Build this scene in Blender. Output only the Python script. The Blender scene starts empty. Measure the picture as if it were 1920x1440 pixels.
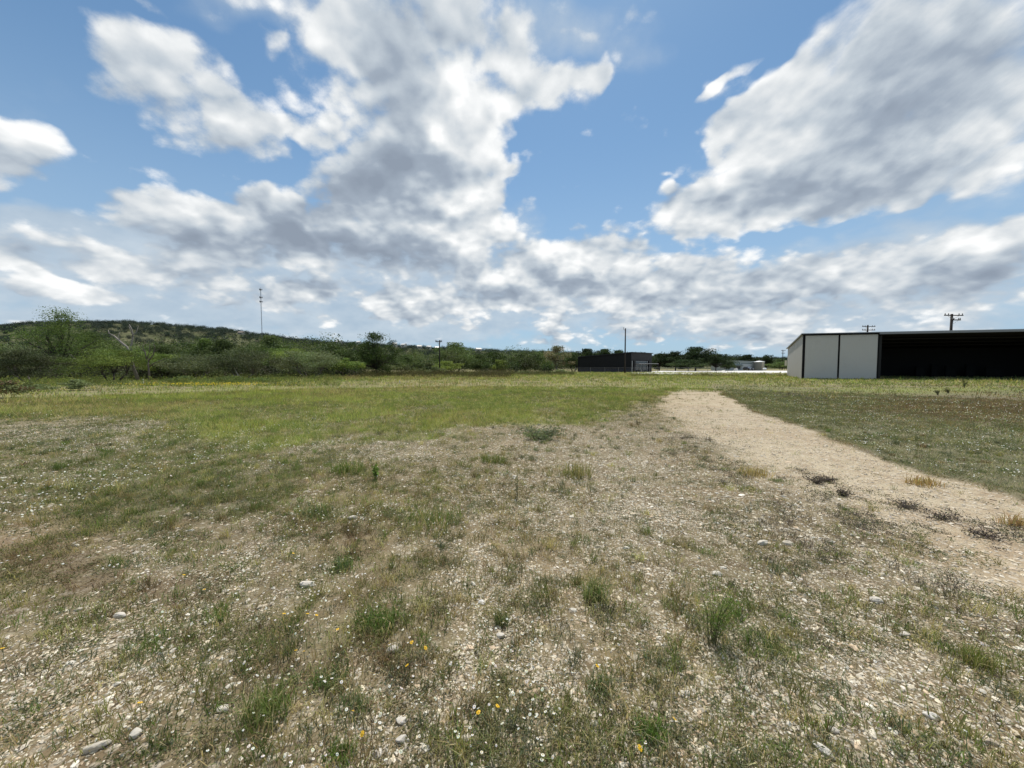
import bpy, bmesh, math, random
import numpy as np
from math import radians

C = bpy.context.scene.collection
scene = bpy.context.scene

# ------------------------------------------------------------------ camera
FPX, EYE, PITCH = 693.0, 1.60, math.atan(32/693.0)
cam_data = bpy.data.cameras.new("camera")
cam = bpy.data.objects.new("camera", cam_data); C.objects.link(cam)
cam.location = (0, 0, EYE)
cam.rotation_euler = (math.pi/2-PITCH, 0, 0)
cam_data.sensor_width = 36.0
cam_data.lens = 36.0*FPX/1920.0
cam_data.clip_start = 0.05
cam_data.clip_end = 20000
scene.camera = cam

def pix_dir(px, py):
    """direction of a photograph pixel, in world axes (y is ahead)"""
    cx, cy = (px-960)/FPX, (720-py)/FPX
    return (cx, math.cos(PITCH)+cy*math.sin(PITCH), -math.sin(PITCH)+cy*math.cos(PITCH))
def at_depth(px, py, Y):
    d = pix_dir(px, py); s = Y/d[1]
    return (d[0]*s, Y, EYE+d[2]*s)
def on_ground(px, py):
    d = pix_dir(px, py); s = EYE/-d[2]
    return (d[0]*s, d[1]*s, 0.0)

# ------------------------------------------------------------------ light
scene.view_settings.view_transform = 'Standard'
scene.view_settings.look = 'None'
scene.view_settings.exposure = 0.24
scene.view_settings.gamma = 1.0
scene.view_settings.use_curve_mapping = False
SUN_EL, SUN_AZ = radians(64), radians(8)          # azimuth clockwise from straight ahead (+y)
sd = bpy.data.lights.new("sun", 'SUN'); sd.energy = 4.0; sd.angle = radians(0.6); sd.color = (1.0, 0.95, 0.87)
sun = bpy.data.objects.new("sun", sd); C.objects.link(sun)
sun.rotation_euler = (-(math.pi/2-SUN_EL), 0, -SUN_AZ)   # light comes from ahead, high up
sun.rotation_mode = 'XYZ'
sun.location = (0, 0, 60)

# ------------------------------------------------------------------ sky: Nishita air with a procedural cloud deck
world = bpy.data.worlds.new("World"); scene.world = world
world.use_nodes = True
nt = world.node_tree; nt.nodes.clear()
SKY_STRENGTH = 0.1
world.cycles.sampling_method = 'MANUAL'; world.cycles.sample_map_resolution = 512
scene.cycles.max_bounces = 4; scene.cycles.diffuse_bounces = 2; scene.cycles.transparent_max_bounces = 4

class NG:
    """small helper to write node trees"""
    def __init__(s, tree): s.t = tree
    def n(s, typ, **kw):
        x = s.t.nodes.new(typ)
        for k, v in kw.items(): setattr(x, k, v)
        return x
    def put(s, sock, v):
        if isinstance(v, bpy.types.NodeSocket): s.t.links.new(v, sock)
        elif v is not None: sock.default_value = v
    def m(s, op, a, b=None, c=None, clamp=False):
        x = s.n('ShaderNodeMath', operation=op); x.use_clamp = clamp
        s.put(x.inputs[0], a)
        if b is not None: s.put(x.inputs[1], b)
        if c is not None: s.put(x.inputs[2], c)
        return x.outputs[0]
    def v(s, op, a, b=None, scale=None):
        x = s.n('ShaderNodeVectorMath', operation=op)
        s.put(x.inputs[0], a)
        if b is not None: s.put(x.inputs[1], b)
        if scale is not None: s.put(x.inputs['Scale'], scale)
        return x.outputs['Vector']
    def xyz(s, a):
        x = s.n('ShaderNodeSeparateXYZ'); s.put(x.inputs[0], a); return x.outputs
    def vec(s, a, b, c):
        x = s.n('ShaderNodeCombineXYZ')
        for i, q in enumerate((a, b, c)): s.put(x.inputs[i], q)
        return x.outputs[0]
    def noise(s, vec, scale, detail=4, rough=0.55, out='Fac', distortion=0.0, lac=2.0):
        x = s.n('ShaderNodeTexNoise'); s.put(x.inputs['Vector'], vec)
        x.inputs['Scale'].default_value = scale; x.inputs['Detail'].default_value = detail
        x.inputs['Roughness'].default_value = rough; x.inputs['Distortion'].default_value = distortion
        x.inputs['Lacunarity'].default_value = lac
        return x.outputs[out]
    def ss(s, x, a, b, lo=0.0, hi=1.0):
        r = s.n('ShaderNodeMapRange', interpolation_type='SMOOTHSTEP')
        s.put(r.inputs['Value'], x)
        for k, q in (('From Min', a), ('From Max', b), ('To Min', lo), ('To Max', hi)): s.put(r.inputs[k], q)
        return r.outputs['Result']
    def mix(s, f, a, b, blend='MIX'):
        x = s.n('ShaderNodeMix', data_type='RGBA', blend_type=blend)
        s.put(x.inputs['Factor'], f)
        for sock, q in ((x.inputs[6], a), (x.inputs[7], b)):
            s.put(sock, (*q, 1.0) if isinstance(q, tuple) and len(q) == 3 else q)
        return x.outputs[2]

# clouds: (px, py, half width, half height, tilt, amount) - directions in the sky, worked out from the photograph
CLOUDS = [
 (330,182,240,95,-24,.80),(235,130,110,70,-15,.42),(450,240,120,50,-25,.40),
 (10,285,150,68,-8,1.1),(255,25,60,18,-40,.38),(100,180,60,20,-20,.18),
 (610,110,140,90,10,.7),(740,60,170,150,0,.8),(845,130,165,180,0,.75),(740,230,140,110,0,.75),
 (800,265,150,80,10,.6),(910,50,120,130,0,.5),(500,15,160,50,-5,.5),(985,75,55,90,15,.45),(480,95,50,40,0,.5),
 (920,215,180,64,26,.75),(1045,172,120,40,30,.65),(1108,128,50,30,55,.5),(580,235,80,30,-20,.5),(640,200,60,60,0,.4),
 (690,345,160,75,0,.9),(800,355,170,75,0,.85),(890,345,70,75,0,.7),(490,380,105,58,-10,.95),(570,420,110,62,0,.7),
 (740,440,240,80,-4,.95),(880,420,110,60,0,.8),
 (300,400,180,48,-10,.85),(215,378,80,40,-8,.5),(390,420,90,38,-6,.5),
 (60,455,180,44,0,.6),(150,520,300,50,0,.35),(450,500,260,55,0,.45),(690,545,320,50,0,.42),(330,470,180,44,0,.45),(560,535,150,26,0,.4),(380,560,200,22,0,.3),(900,580,180,26,0,.35),
 (200,482,95,46,-12,.6),(60,522,64,32,0,.65),(140,548,135,30,-12,.6),
 (762,575,80,40,-8,.95),(885,615,24,11,-5,.6),(560,590,160,24,0,.3),
 (1090,462,150,58,6,.85),(1010,510,170,70,0,.75),(1200,510,180,75,0,.7),(1330,480,110,50,-5,.6),(1240,550,240,75,0,.6),
 (1060,560,180,50,0,.55),(1420,560,200,55,0,.6),(1350,620,200,36,0,.5),(1180,622,110,32,0,.5),(1035,627,46,28,0,.8),(1038,599,26,10,0,.65),
 (1290,392,110,52,6,.9),(1400,372,160,62,6,.85),(1380,250,75,58,0,.8),(1500,260,230,140,28,.85),(1650,160,300,170,33,.85),
 (1830,90,300,190,25,.9),(1860,240,240,130,20,.85),(1660,310,240,85,16,.8),(1510,375,190,42,8,.6),(1870,330,120,48,20,.7),(1710,372,80,20,22,.4),
 (1345,152,75,14,30,.45),(1420,165,100,26,45,.5),(1460,50,70,14,28,.25),(1480,130,150,30,40,.45),
 (1590,500,190,62,6,.7),(1750,490,260,75,6,.75),(1890,450,170,75,10,.7),(1500,520,120,48,0,.6),(1820,550,220,50,0,.6),(1600,605,320,40,0,.5),
 (955,320,24,20,0,.5),(990,400,26,28,0,.42),(1243,331,26,10,10,.35),(1180,25,60,26,30,.35),(1090,62,30,14,0,.3),
 (900,560,200,60,0,.45),(480,450,160,55,0,.4),
]
# + brighter / - darker parts of those clouds
TONES = [
 (752,110,85,190,6,-.50),(735,250,70,70,0,-.40),(640,90,120,60,0,.12),(850,210,130,110,0,.30),(830,60,70,110,0,.22),(560,110,90,70,0,.15),
 (660,315,120,55,0,-.60),(750,352,150,34,-4,-.6),(500,392,120,58,0,-.42),(600,425,110,50,0,-.34),(720,470,230,44,-4,-.95),(880,380,60,70,0,.30),(890,440,70,40,0,.22),
 (330,225,220,55,-24,-.22),(300,150,150,50,-24,.10),(60,330,120,40,0,-.2),(60,270,80,40,0,.15),
 (300,430,170,26,-8,-.30),(300,385,150,26,-8,.22),(130,455,260,50,0,-.30),(430,500,240,70,0,-.22),(200,480,90,40,-12,.30),(60,518,60,26,0,.30),(140,545,120,24,-12,.25),
 (765,572,70,34,0,.30),(600,560,300,60,0,-.22),(1750,190,260,110,28,-.30),(1640,330,200,40,14,-.25),(1880,60,130,90,20,-.18),(1400,380,130,34,0,.26),(1380,245,70,50,0,.22),
 (1500,110,180,50,42,.22),(1330,400,80,26,0,-.12),(1460,330,120,30,16,-.22),(1780,540,230,48,0,-.32),(1540,520,110,26,0,-.22),(1500,575,190,30,0,-.22),(1620,595,150,20,0,.2),
 (1090,450,110,40,0,.14),(1060,520,90,26,0,-.12),(1260,560,120,26,0,-.16),(1150,560,70,18,0,.2),(1000,185,150,60,24,.2),
]
# thin grey-blue sheets behind the cumulus
VEILS = [(150,500,420,130,0,.9),(500,530,420,120,0,.9),(800,540,260,110,0,.8),(60,430,220,60,0,.5),(1100,520,260,90,0,.8),(1400,560,360,70,0,.8),(1700,530,420,110,6,.9),(1000,600,500,50,0,.5),(1750,400,260,60,12,.35),(1600,620,420,50,0,.5),
         (420,440,200,60,-6,.5),(960,430,90,60,0,.35),(1000,60,110,110,0,.45),(450,20,160,60,0,.4),(1170,60,120,70,0,.28),(80,180,120,60,0,.2),(250,610,360,40,0,.35)]
def blob_sum(k, q2, q1, table, grow):
    """sum of soft elliptical patches a*(1-r^2), each written as a quadratic form of the sky direction"""
    tot = None
    for (px, py, rx, ry, tilt, a) in table:
        dd = pix_dir(px, py); cu, cv = dd[0]/dd[1], dd[2]/dd[1]
        c, s_ = math.cos(radians(tilt)), math.sin(radians(tilt)); ix, iy = (FPX/(rx*grow))**2, (FPX/(ry*grow))**2
        A, B, D = c*c*ix+s_*s_*iy, 2*c*s_*(ix-iy), s_*s_*ix+c*c*iy
        quad = (-a*A, -a*B, -a*D)
        lin = (a*(2*A*cu+B*cv), a*(2*D*cv+B*cu), a*(1-A*cu*cu-B*cu*cv-D*cv*cv))
        x = k.n('ShaderNodeVectorMath', operation='DOT_PRODUCT'); k.put(x.inputs[0], q2); x.inputs[1].default_value = quad
        y = k.n('ShaderNodeVectorMath', operation='DOT_PRODUCT'); k.put(y.inputs[0], q1); y.inputs[1].default_value = lin
        t = k.m('MAXIMUM' if a > 0 else 'MINIMUM', k.m('ADD', x.outputs['Value'], y.outputs['Value']), 0.0)
        tot = t if tot is None else k.m('ADD', tot, t)
    return tot

def sky_branch(k, D, sky_col, detailed):
    X, Y, Z = k.xyz(D)
    zz = k.m('ADD', k.m('MAXIMUM', Z, 0.0), 0.42)     # the deck in perspective: features shrink towards the horizon
    q = k.vec(k.m('DIVIDE', X, zz), k.m('DIVIDE', Y, zz), 0.0)
    other = k.m('MULTIPLY', k.ss(k.noise(q, .9, 4, .55), .42, .72), .9)
    n1 = k.noise(q, NS1, 12, .66)
    qs = k.vec(k.m('DIVIDE', X, k.m('ADD', zz, .045)), k.m('DIVIDE', Y, k.m('ADD', zz, .045)), 0.0)
    n1s = k.noise(qs, NS1, 7, .56); n1l = k.noise(q, NS1, 7, .56)                     # the same billows nearer the sun: which side of them is lit
    lit = k.m('SUBTRACT', n1l, n1s); soft = k.m('SUBTRACT', n1l, .5)
    if detailed:
        yy = k.m('MAXIMUM', Y, 0.08)
        u, v = k.m('DIVIDE', X, yy), k.m('DIVIDE', Z, yy)
        amp = k.m('MULTIPLY_ADD', k.m('MINIMUM', k.m('MAXIMUM', v, 0.0), 1.0), 0.16, 0.05)
        w1 = k.v('SUBTRACT', k.noise(q, 2.2, 2, .5, 'Color'), (.5, .5, .5))
        w2 = k.v('SUBTRACT', k.noise(q, 9.0, 2, .55, 'Color'), (.5, .5, .5))
        uv = k.vec(u, v, 0.0)
        uv = k.v('ADD', uv, k.v('SCALE', w1, scale=k.m('MULTIPLY', amp, W1)))
        uv = k.v('ADD', uv, k.v('SCALE', w2, scale=k.m('MULTIPLY', amp, W2)))
        U, V, _ = k.xyz(uv)
        q2 = k.vec(k.m('MULTIPLY', U, U), k.m('MULTIPLY', U, V), k.m('MULTIPLY', V, V)); q1 = k.vec(U, V, 1.0)
        tot = blob_sum(k, q2, q1, CLOUDS, 1.0)
        tot = k.m('DIVIDE', tot, k.m('MULTIPLY_ADD', tot, .35, 1.0))
        tone = blob_sum(k, q2, q1, TONES, 1.15)
        ahead = k.m('MULTIPLY', k.m('MULTIPLY', k.ss(Y, .22, .36), k.ss(k.m('ABSOLUTE', u), 1.9, 1.5)), k.ss(v, 1.6, 1.25))
        tot = k.m('ADD', k.m('MULTIPLY', tot, ahead), k.m('MULTIPLY', other, k.m('SUBTRACT', 1.0, ahead)))
        tone = k.m('MULTIPLY', tone, ahead)
        sheet = k.m('MULTIPLY', blob_sum(k, q2, q1, VEILS, 1.1), ahead)
        ca, sa = math.cos(radians(33)), math.sin(radians(33))
        along = k.m('ADD', k.m('MULTIPLY', u, ca*.30), k.m('MULTIPLY', v, sa*.30)); across = k.m('ADD', k.m('MULTIPLY', u, -sa), k.m('MULTIPLY', v, ca))
        sv_ = k.v('ADD', k.vec(along, across, 3.7), k.v('SCALE', w1, scale=.16))
        n2 = k.noise(sv_, 7.5, 9, .60)      # to the right, wind-drawn streaks
        right = k.m('MULTIPLY', k.m('MULTIPLY', k.ss(u, .45, .95), k.ss(v, .36, .58)), ahead)
        # cauliflower billows: domes with creases between them, and the same domes nearer the sun
        off = k.v('ADD', k.v('SCALE', w1, scale=.10), k.v('SCALE', w2, scale=.06))
        def billow(vec):
            t = None
            for sc_, wt in ((5.5, .50), (12.0, .32), (26.0, .20)):
                vo = k.n('ShaderNodeTexVoronoi', voronoi_dimensions='2D', feature='SMOOTH_F1'); k.put(vo.inputs['Vector'], vec); vo.inputs['Scale'].default_value = sc_; vo.inputs['Smoothness'].default_value = .55
                x_ = k.m('MULTIPLY', k.m('SUBTRACT', .38, vo.outputs['Distance']), wt); t = x_ if t is None else k.m('ADD', t, x_)
            return t
        b0, b1 = billow(k.v('ADD', q, off)), billow(k.v('ADD', qs, off))
        n1 = k.m('ADD', k.m('MULTIPLY_ADD', n1, .62, .19), k.m('MULTIPLY', b0, KB))
        lit = k.m('MULTIPLY_ADD', k.m('SUBTRACT', b0, b1), KBL, k.m('MULTIPLY', lit, .6))
        f = k.m('ADD', k.m('MULTIPLY', n1, k.m('MULTIPLY_ADD', right, -.36, 1.0)), k.m('MULTIPLY', n2, k.m('MULTIPLY', right, .36)))
        fine = k.m('SUBTRACT', f, .5)
        lit = k.m('MULTIPLY', lit, k.m('MULTIPLY_ADD', right, -.20, 1.0))
        soft = k.m('ADD', k.m('MULTIPLY', soft, k.m('SUBTRACT', 1.0, right)), k.m('MULTIPLY', k.m('SUBTRACT', n2, .5), k.m('MULTIPLY', right, 5.0)))
    else:
        tot, tone, fine, sheet, right = other, 0.0, k.m('SUBTRACT', n1, .5), k.m('MULTIPLY', other, .5), 0.0
    dens = k.m('MULTIPLY_ADD', fine, KF, tot)
    alpha = k.ss(dens, A0, k.m('MULTIPLY_ADD', right, .22, A1))
    s = k.m('MULTIPLY_ADD', lit, KL, S0)
    s = k.m('MULTIPLY_ADD', tone, KT, s)
    s = k.m('SUBTRACT', s, k.ss(Z, .40, .08, 0.0, .08))
    s = k.m('SUBTRACT', s, k.m('MULTIPLY', k.ss(dens, .35, 1.3), KD))
    s = k.m('MULTIPLY_ADD', soft, KFS, s)
    s = k.m('MULTIPLY_ADD', fine, KFF, s)
    ramp = k.n('ShaderNodeValToRGB'); k.put(ramp.inputs[0], s)
    cr = ramp.color_ramp; cr.elements[0].position = 0.0; cr.elements[0].color = (.26, .31, .385, 1)
    cr.elements[1].position = 1.0; cr.elements[1].color = (.92, .93, .93, 1)
    for p_, c_ in ((.3, (.33, .39, .47)), (.55, (.50, .56, .62)), (.8, (.72, .75, .77))):
        e = cr.elements.new(p_); e.color = (*c_, 1)
    cloud = k.v('SCALE', ramp.outputs[0], scale=.92/SKY_STRENGTH)
    blue = k.mix(1.0, sky_col, SKY_TINT, 'MULTIPLY')
    veil = k.ss(Z, .62, .0, 0.06, .82)                  # thin high haze cloud, thickening low down
    base = k.mix(veil, blue, tuple(c_/SKY_STRENGTH for c_ in (.34, .47, .62)))
    sh = k.ss(k.m('MULTIPLY_ADD', fine, .9, sheet), .05, .75)
    shc = k.mix(k.m('MULTIPLY_ADD', soft, 1.8, .5, clamp=True), (.33, .42, .52), (.56, .62, .67))
    base = k.mix(k.m('MULTIPLY', sh, .80), base, k.v('SCALE', shc, scale=1.0/SKY_STRENGTH))
    col = k.mix(alpha, base, cloud)
    bg = k.n('ShaderNodeBackground'); k.put(bg.inputs['Color'], col); bg.inputs['Strength'].default_value = SKY_STRENGTH
    return bg.outputs[0], k.m

KB, KBL = .58, .66
NS1, W1, W2, KF, A0, A1, S0, KL, KT, KFS, KFF, KD = 6.2, 1.3, .9, 2.0, .14, .60, .75, 1.45, .56, .22, .24, .20
SKY_TINT = (.70, .93, .98)
def build_sky():
    k = NG(nt)
    D = k.n('ShaderNodeTexCoord').outputs['Generated']
    sky = k.n('ShaderNodeTexSky', sky_type='NISHITA'); sky.sun_disc = False
    sky.sun_elevation = SUN_EL; sky.sun_rotation = SUN_AZ
    sky.air_density = 1.0; sky.dust_density = 0.6; sky.ozone_density = 2.0; sky.altitude = 300
    near, _ = sky_branch(k, D, sky.outputs[0], True)
    rest, _ = sky_branch(k, D, sky.outputs[0], False)
    X, Y, Z = k.xyz(D)
    yy = k.m('MAXIMUM', Y, 0.08)
    f = k.m('MULTIPLY', k.m('GREATER_THAN', Y, .22), k.m('GREATER_THAN', Z, -.02))
    f = k.m('MULTIPLY', f, k.m('LESS_THAN', k.m('DIVIDE', k.m('ABSOLUTE', X), yy), 1.9))
    f = k.m('MULTIPLY', f, k.m('LESS_THAN', k.m('DIVIDE', Z, yy), 1.6))
    mx = k.n('ShaderNodeMixShader'); k.put(mx.inputs[0], f); k.put(mx.inputs[1], rest); k.put(mx.inputs[2], near)
    out = k.n('ShaderNodeOutputWorld'); nt.links.new(mx.outputs[0], out.inputs[0])
build_sky()

# ------------------------------------------------------------------ helpers
rng = np.random.default_rng(7)
def tag(o, label=None, cat=None, group=None, kind=None):
    if label: o['label'] = label
    if cat: o['category'] = cat
    if group: o['group'] = group
    if kind: o['kind'] = kind
    return o
def empty(name, loc, rotz=0.0):
    o = bpy.data.objects.new(name, None); C.objects.link(o)
    o.location = loc; o.rotation_euler = (0, 0, rotz); o.empty_display_size = .2
    return o
def link(name, me, mat=None, parent=None):
    o = bpy.data.objects.new(name, me); C.objects.link(o)
    if mat: me.materials.append(mat)
    if parent: o.parent = parent
    return o
def mesh_np(name, V, F, mat=None, parent=None, col=None, attrs=None, smooth=False):
    """one mesh object from numpy vertices and (n,3)/(n,4) faces"""
    V = np.ascontiguousarray(V, np.float32)
    F = [np.asarray(f, np.int32) for f in (F if isinstance(F, (list, tuple)) else [F]) if len(f)]
    me = bpy.data.meshes.new(name)
    me.vertices.add(len(V)); me.vertices.foreach_set('co', V.ravel())
    li = np.concatenate([f.ravel() for f in F])
    sizes = np.concatenate([np.full(len(f), f.shape[1], np.int32) for f in F])
    starts = np.concatenate(([0], np.cumsum(sizes)[:-1])).astype(np.int32)
    me.loops.add(len(li)); me.loops.foreach_set('vertex_index', li)
    me.polygons.add(len(sizes)); me.polygons.foreach_set('loop_start', starts)
    me.polygons.foreach_set('use_smooth', np.full(len(sizes), smooth))
    me.update(calc_edges=True)
    if col is not None:
        a = me.attributes.new('col', 'FLOAT_COLOR', 'POINT')
        c = np.ones((len(V), 4), np.float32); c[:, :3] = col
        a.data.foreach_set('color', c.ravel())
    for k_, v_ in (attrs or {}).items():
        a = me.attributes.new(k_, 'FLOAT', 'POINT'); a.data.foreach_set('value', np.asarray(v_, np.float32))
    return link(name, me, mat, parent)
class MB:
    """boxes, tubes and faces gathered into one mesh"""
    def __init__(s): s.v, s.f = [], []
    def add(s, vs, fs):
        b = len(s.v); s.v += [tuple(map(float, q)) for q in vs]; s.f += [tuple(b+i for i in f) for f in fs]; return s
    def box(s, c, size, rotz=0.0):
        cx, cy, cz = c; hx, hy, hz = [q/2 for q in size]; ca, sa = math.cos(rotz), math.sin(rotz)
        vs = [(cx+x*ca-y*sa, cy+x*sa+y*ca, cz+z) for z in (-hz, hz) for x, y in ((-hx, -hy), (hx, -hy), (hx, hy), (-hx, hy))]
        return s.add(vs, [(3, 2, 1, 0), (4, 5, 6, 7), (0, 1, 5, 4), (1, 2, 6, 5), (2, 3, 7, 6), (3, 0, 4, 7)])
    def prism(s, base, z0, z1):
        """vertical prism over a list of (x,y) with z0/z1 numbers or one per corner"""
        n = len(base); z0 = [z0]*n if np.isscalar(z0) else z0; z1 = [z1]*n if np.isscalar(z1) else z1
        vs = [(x, y, z) for (x, y), z in zip(base, z0)]+[(x, y, z) for (x, y), z in zip(base, z1)]
        return s.add(vs, [tuple(range(n))[::-1], tuple(range(n, 2*n))]+[(i, (i+1) % n, n+(i+1) % n, n+i) for i in range(n)])
    def tube(s, pts, rad, n=8, cap=True):
        P = [np.array(p, float) for p in pts]; rad = [rad]*len(P) if np.isscalar(rad) else rad
        rings = []
        for i, p in enumerate(P):
            t = P[min(i+1, len(P)-1)]-P[max(i-1, 0)]; t /= (np.linalg.norm(t)+1e-9)
            a = np.cross(t, (0, 0, 1) if abs(t[2]) < .9 else (1, 0, 0)); a /= np.linalg.norm(a); b = np.cross(t, a)
            rings.append([p+rad[i]*(math.cos(2*math.pi*k/n)*a+math.sin(2*math.pi*k/n)*b) for k in range(n)])
        fs = [(i*n+k, i*n+(k+1) % n, (i+1)*n+(k+1) % n, (i+1)*n+k) for i in range(len(P)-1) for k in range(n)]
        if cap: fs += [tuple(range(n))[::-1], tuple(range((len(P)-1)*n, len(P)*n))]
        return s.add([q for r in rings for q in r], fs)
    def lathe(s, c, prof, n=24):
        fs = [(i*n+k, i*n+(k+1) % n, (i+1)*n+(k+1) % n, (i+1)*n+k) for i in range(len(prof)-1) for k in range(n)]
        vs = [(c[0]+r*math.cos(2*math.pi*k/n), c[1]+r*math.sin(2*math.pi*k/n), c[2]+z) for r, z in prof for k in range(n)]
        return s.add(vs, fs+[tuple(range(n))[::-1], tuple(range((len(prof)-1)*n, len(prof)*n))])
    def build(s, name, mat, parent=None, smooth=False, bevel=0):
        me = bpy.data.meshes.new(name); me.from_pydata(s.v, [], s.f); me.update()
        bm = bmesh.new(); bm.from_mesh(me); bmesh.ops.recalc_face_normals(bm, faces=bm.faces); bm.to_mesh(me); bm.free()
        if smooth: me.polygons.foreach_set('use_smooth', [True]*len(me.polygons))
        o = link(name, me, mat, parent)
        if bevel:
            m_ = o.modifiers.new('bevel', 'BEVEL'); m_.width = bevel; m_.segments = 2; m_.limit_method = 'ANGLE'
        return o

def vnoise(x, y, seed=0):
    xi, yi = np.floor(x).astype(np.int64), np.floor(y).astype(np.int64); fx, fy = x-xi, y-yi
    fx, fy = fx*fx*(3-2*fx), fy*fy*(3-2*fy)
    def h(a, b):
        n_ = (a*374761393+b*668265263+seed*974634321) & 0xffffffff
        n_ = ((n_ ^ (n_ >> 13))*1274126177) & 0xffffffff
        return ((n_ ^ (n_ >> 16)) & 0xffff)/65535.0
    return (h(xi, yi)*(1-fx)+h(xi+1, yi)*fx)*(1-fy)+(h(xi, yi+1)*(1-fx)+h(xi+1, yi+1)*fx)*fy
def fbm(x, y, scale, oct_=4, seed=0):
    s_, a, t = 0, 1.0, 0
    for i in range(oct_):
        s_ = s_+a*vnoise(x*scale*2**i+17.3*i, y*scale*2**i-9.1*i, seed+i); t += a; a *= .55
    return s_/t
def sst(x, a, b):
    t = np.clip((x-a)/(b-a), 0, 1); return t*t*(3-2*t)

# ------------------------------------------------------------------ materials
def new_mat(name):
    m = bpy.data.materials.new(name); m.use_nodes = True; t = m.node_tree; t.nodes.clear()
    return m, NG(t), t.nodes.new('ShaderNodeOutputMaterial')
def mat_foliage(name, transl=.35, vary=.25):
    m, k, out = new_mat(name)
    at = k.n('ShaderNodeAttribute', attribute_name='col')
    oi = k.n('ShaderNodeObjectInfo')
    col = k.v('SCALE', at.outputs['Color'], scale=k.m('MULTIPLY_ADD', oi.outputs['Random'], vary, 1-vary/2))
    d = k.n('ShaderNodeBsdfPrincipled'); k.put(d.inputs['Base Color'], col); d.inputs['Roughness'].default_value = .75
    d.inputs['Specular IOR Level'].default_value = .2
    tr = k.n('ShaderNodeBsdfTranslucent'); k.put(tr.inputs['Color'], k.mix(1.0, col, (1.15, 1.2, .7), 'MULTIPLY'))
    mx = k.n('ShaderNodeMixShader'); mx.inputs[0].default_value = transl
    k.put(mx.inputs[1], d.outputs[0]); k.put(mx.inputs[2], tr.outputs[0]); k.put(out.inputs[0], mx.outputs[0])
    return m
def mat_attr(name, rough=.9, nscale=120, namp=.35):
    m, k, out = new_mat(name)
    at = k.n('ShaderNodeAttribute', attribute_name='col')
    pos = k.n('ShaderNodeNewGeometry').outputs['Position']
    f = k.m('MULTIPLY_ADD', k.noise(pos, nscale, 4), 2*namp, 1-namp)
    d = k.n('ShaderNodeBsdfPrincipled'); k.put(d.inputs['Base Color'], k.v('SCALE', at.outputs['Color'], scale=f))
    d.inputs['Roughness'].default_value = rough; d.inputs['Specular IOR Level'].default_value = .25
    k.put(out.inputs[0], d.outputs[0]); return m
def mat_plain(name, col, rough=.6, metal=0.0, namp=.12, nscale=3.0, corr=0.0, axis=None, dirt=None, spec=.4, rib=.8):
    """painted / weathered surface: base colour broken by noise, optional sheet-metal ribs along a horizontal axis (metres), dirt towards one colour"""
    m, k, out = new_mat(name)
    pos = k.n('ShaderNodeNewGeometry').outputs['Position']
    n_ = k.noise(pos, nscale, 6, .6)
    c = k.mix(k.m('MULTIPLY_ADD', k.noise(pos, nscale*.23, 3), .6, .2), tuple(q*(1-namp) for q in col), tuple(min(1, q*(1+namp)) for q in col))
    if dirt: c = k.mix(k.m('MULTIPLY', k.ss(n_, .52, .75), dirt[1]), c, dirt[0])
    d = k.n('ShaderNodeBsdfPrincipled'); k.put(d.inputs['Base Color'], c)
    k.put(d.inputs['Roughness'], k.m('MULTIPLY_ADD', n_, .25, rough-.12)); d.inputs['Metallic'].default_value = metal
    d.inputs['Specular IOR Level'].default_value = spec
    if corr:
        x = k.n('ShaderNodeVectorMath', operation='DOT_PRODUCT'); k.put(x.inputs[0], pos); x.inputs[1].default_value = axis
        w = k.m('SINE', k.m('MULTIPLY', x.outputs['Value'], 2*math.pi/corr))
        b = k.n('ShaderNodeBump'); b.inputs['Distance'].default_value = .03; b.inputs['Strength'].default_value = rib
        k.put(b.inputs['Height'], k.ss(w, .2, .9)); k.put(d.inputs['Normal'], b.outputs[0])
    k.put(out.inputs[0], d.outputs[0]); return m

M = dict(
    leaf=mat_foliage('tree_leaves', .22, .75), grass=mat_foliage('grass_blades', .42, 0.0), petal=mat_foliage('petals', .3, 0.0),
    stone=mat_attr('limestone', .9, 90, .22), bark=mat_attr('bark', .95, 9, .4))

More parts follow.
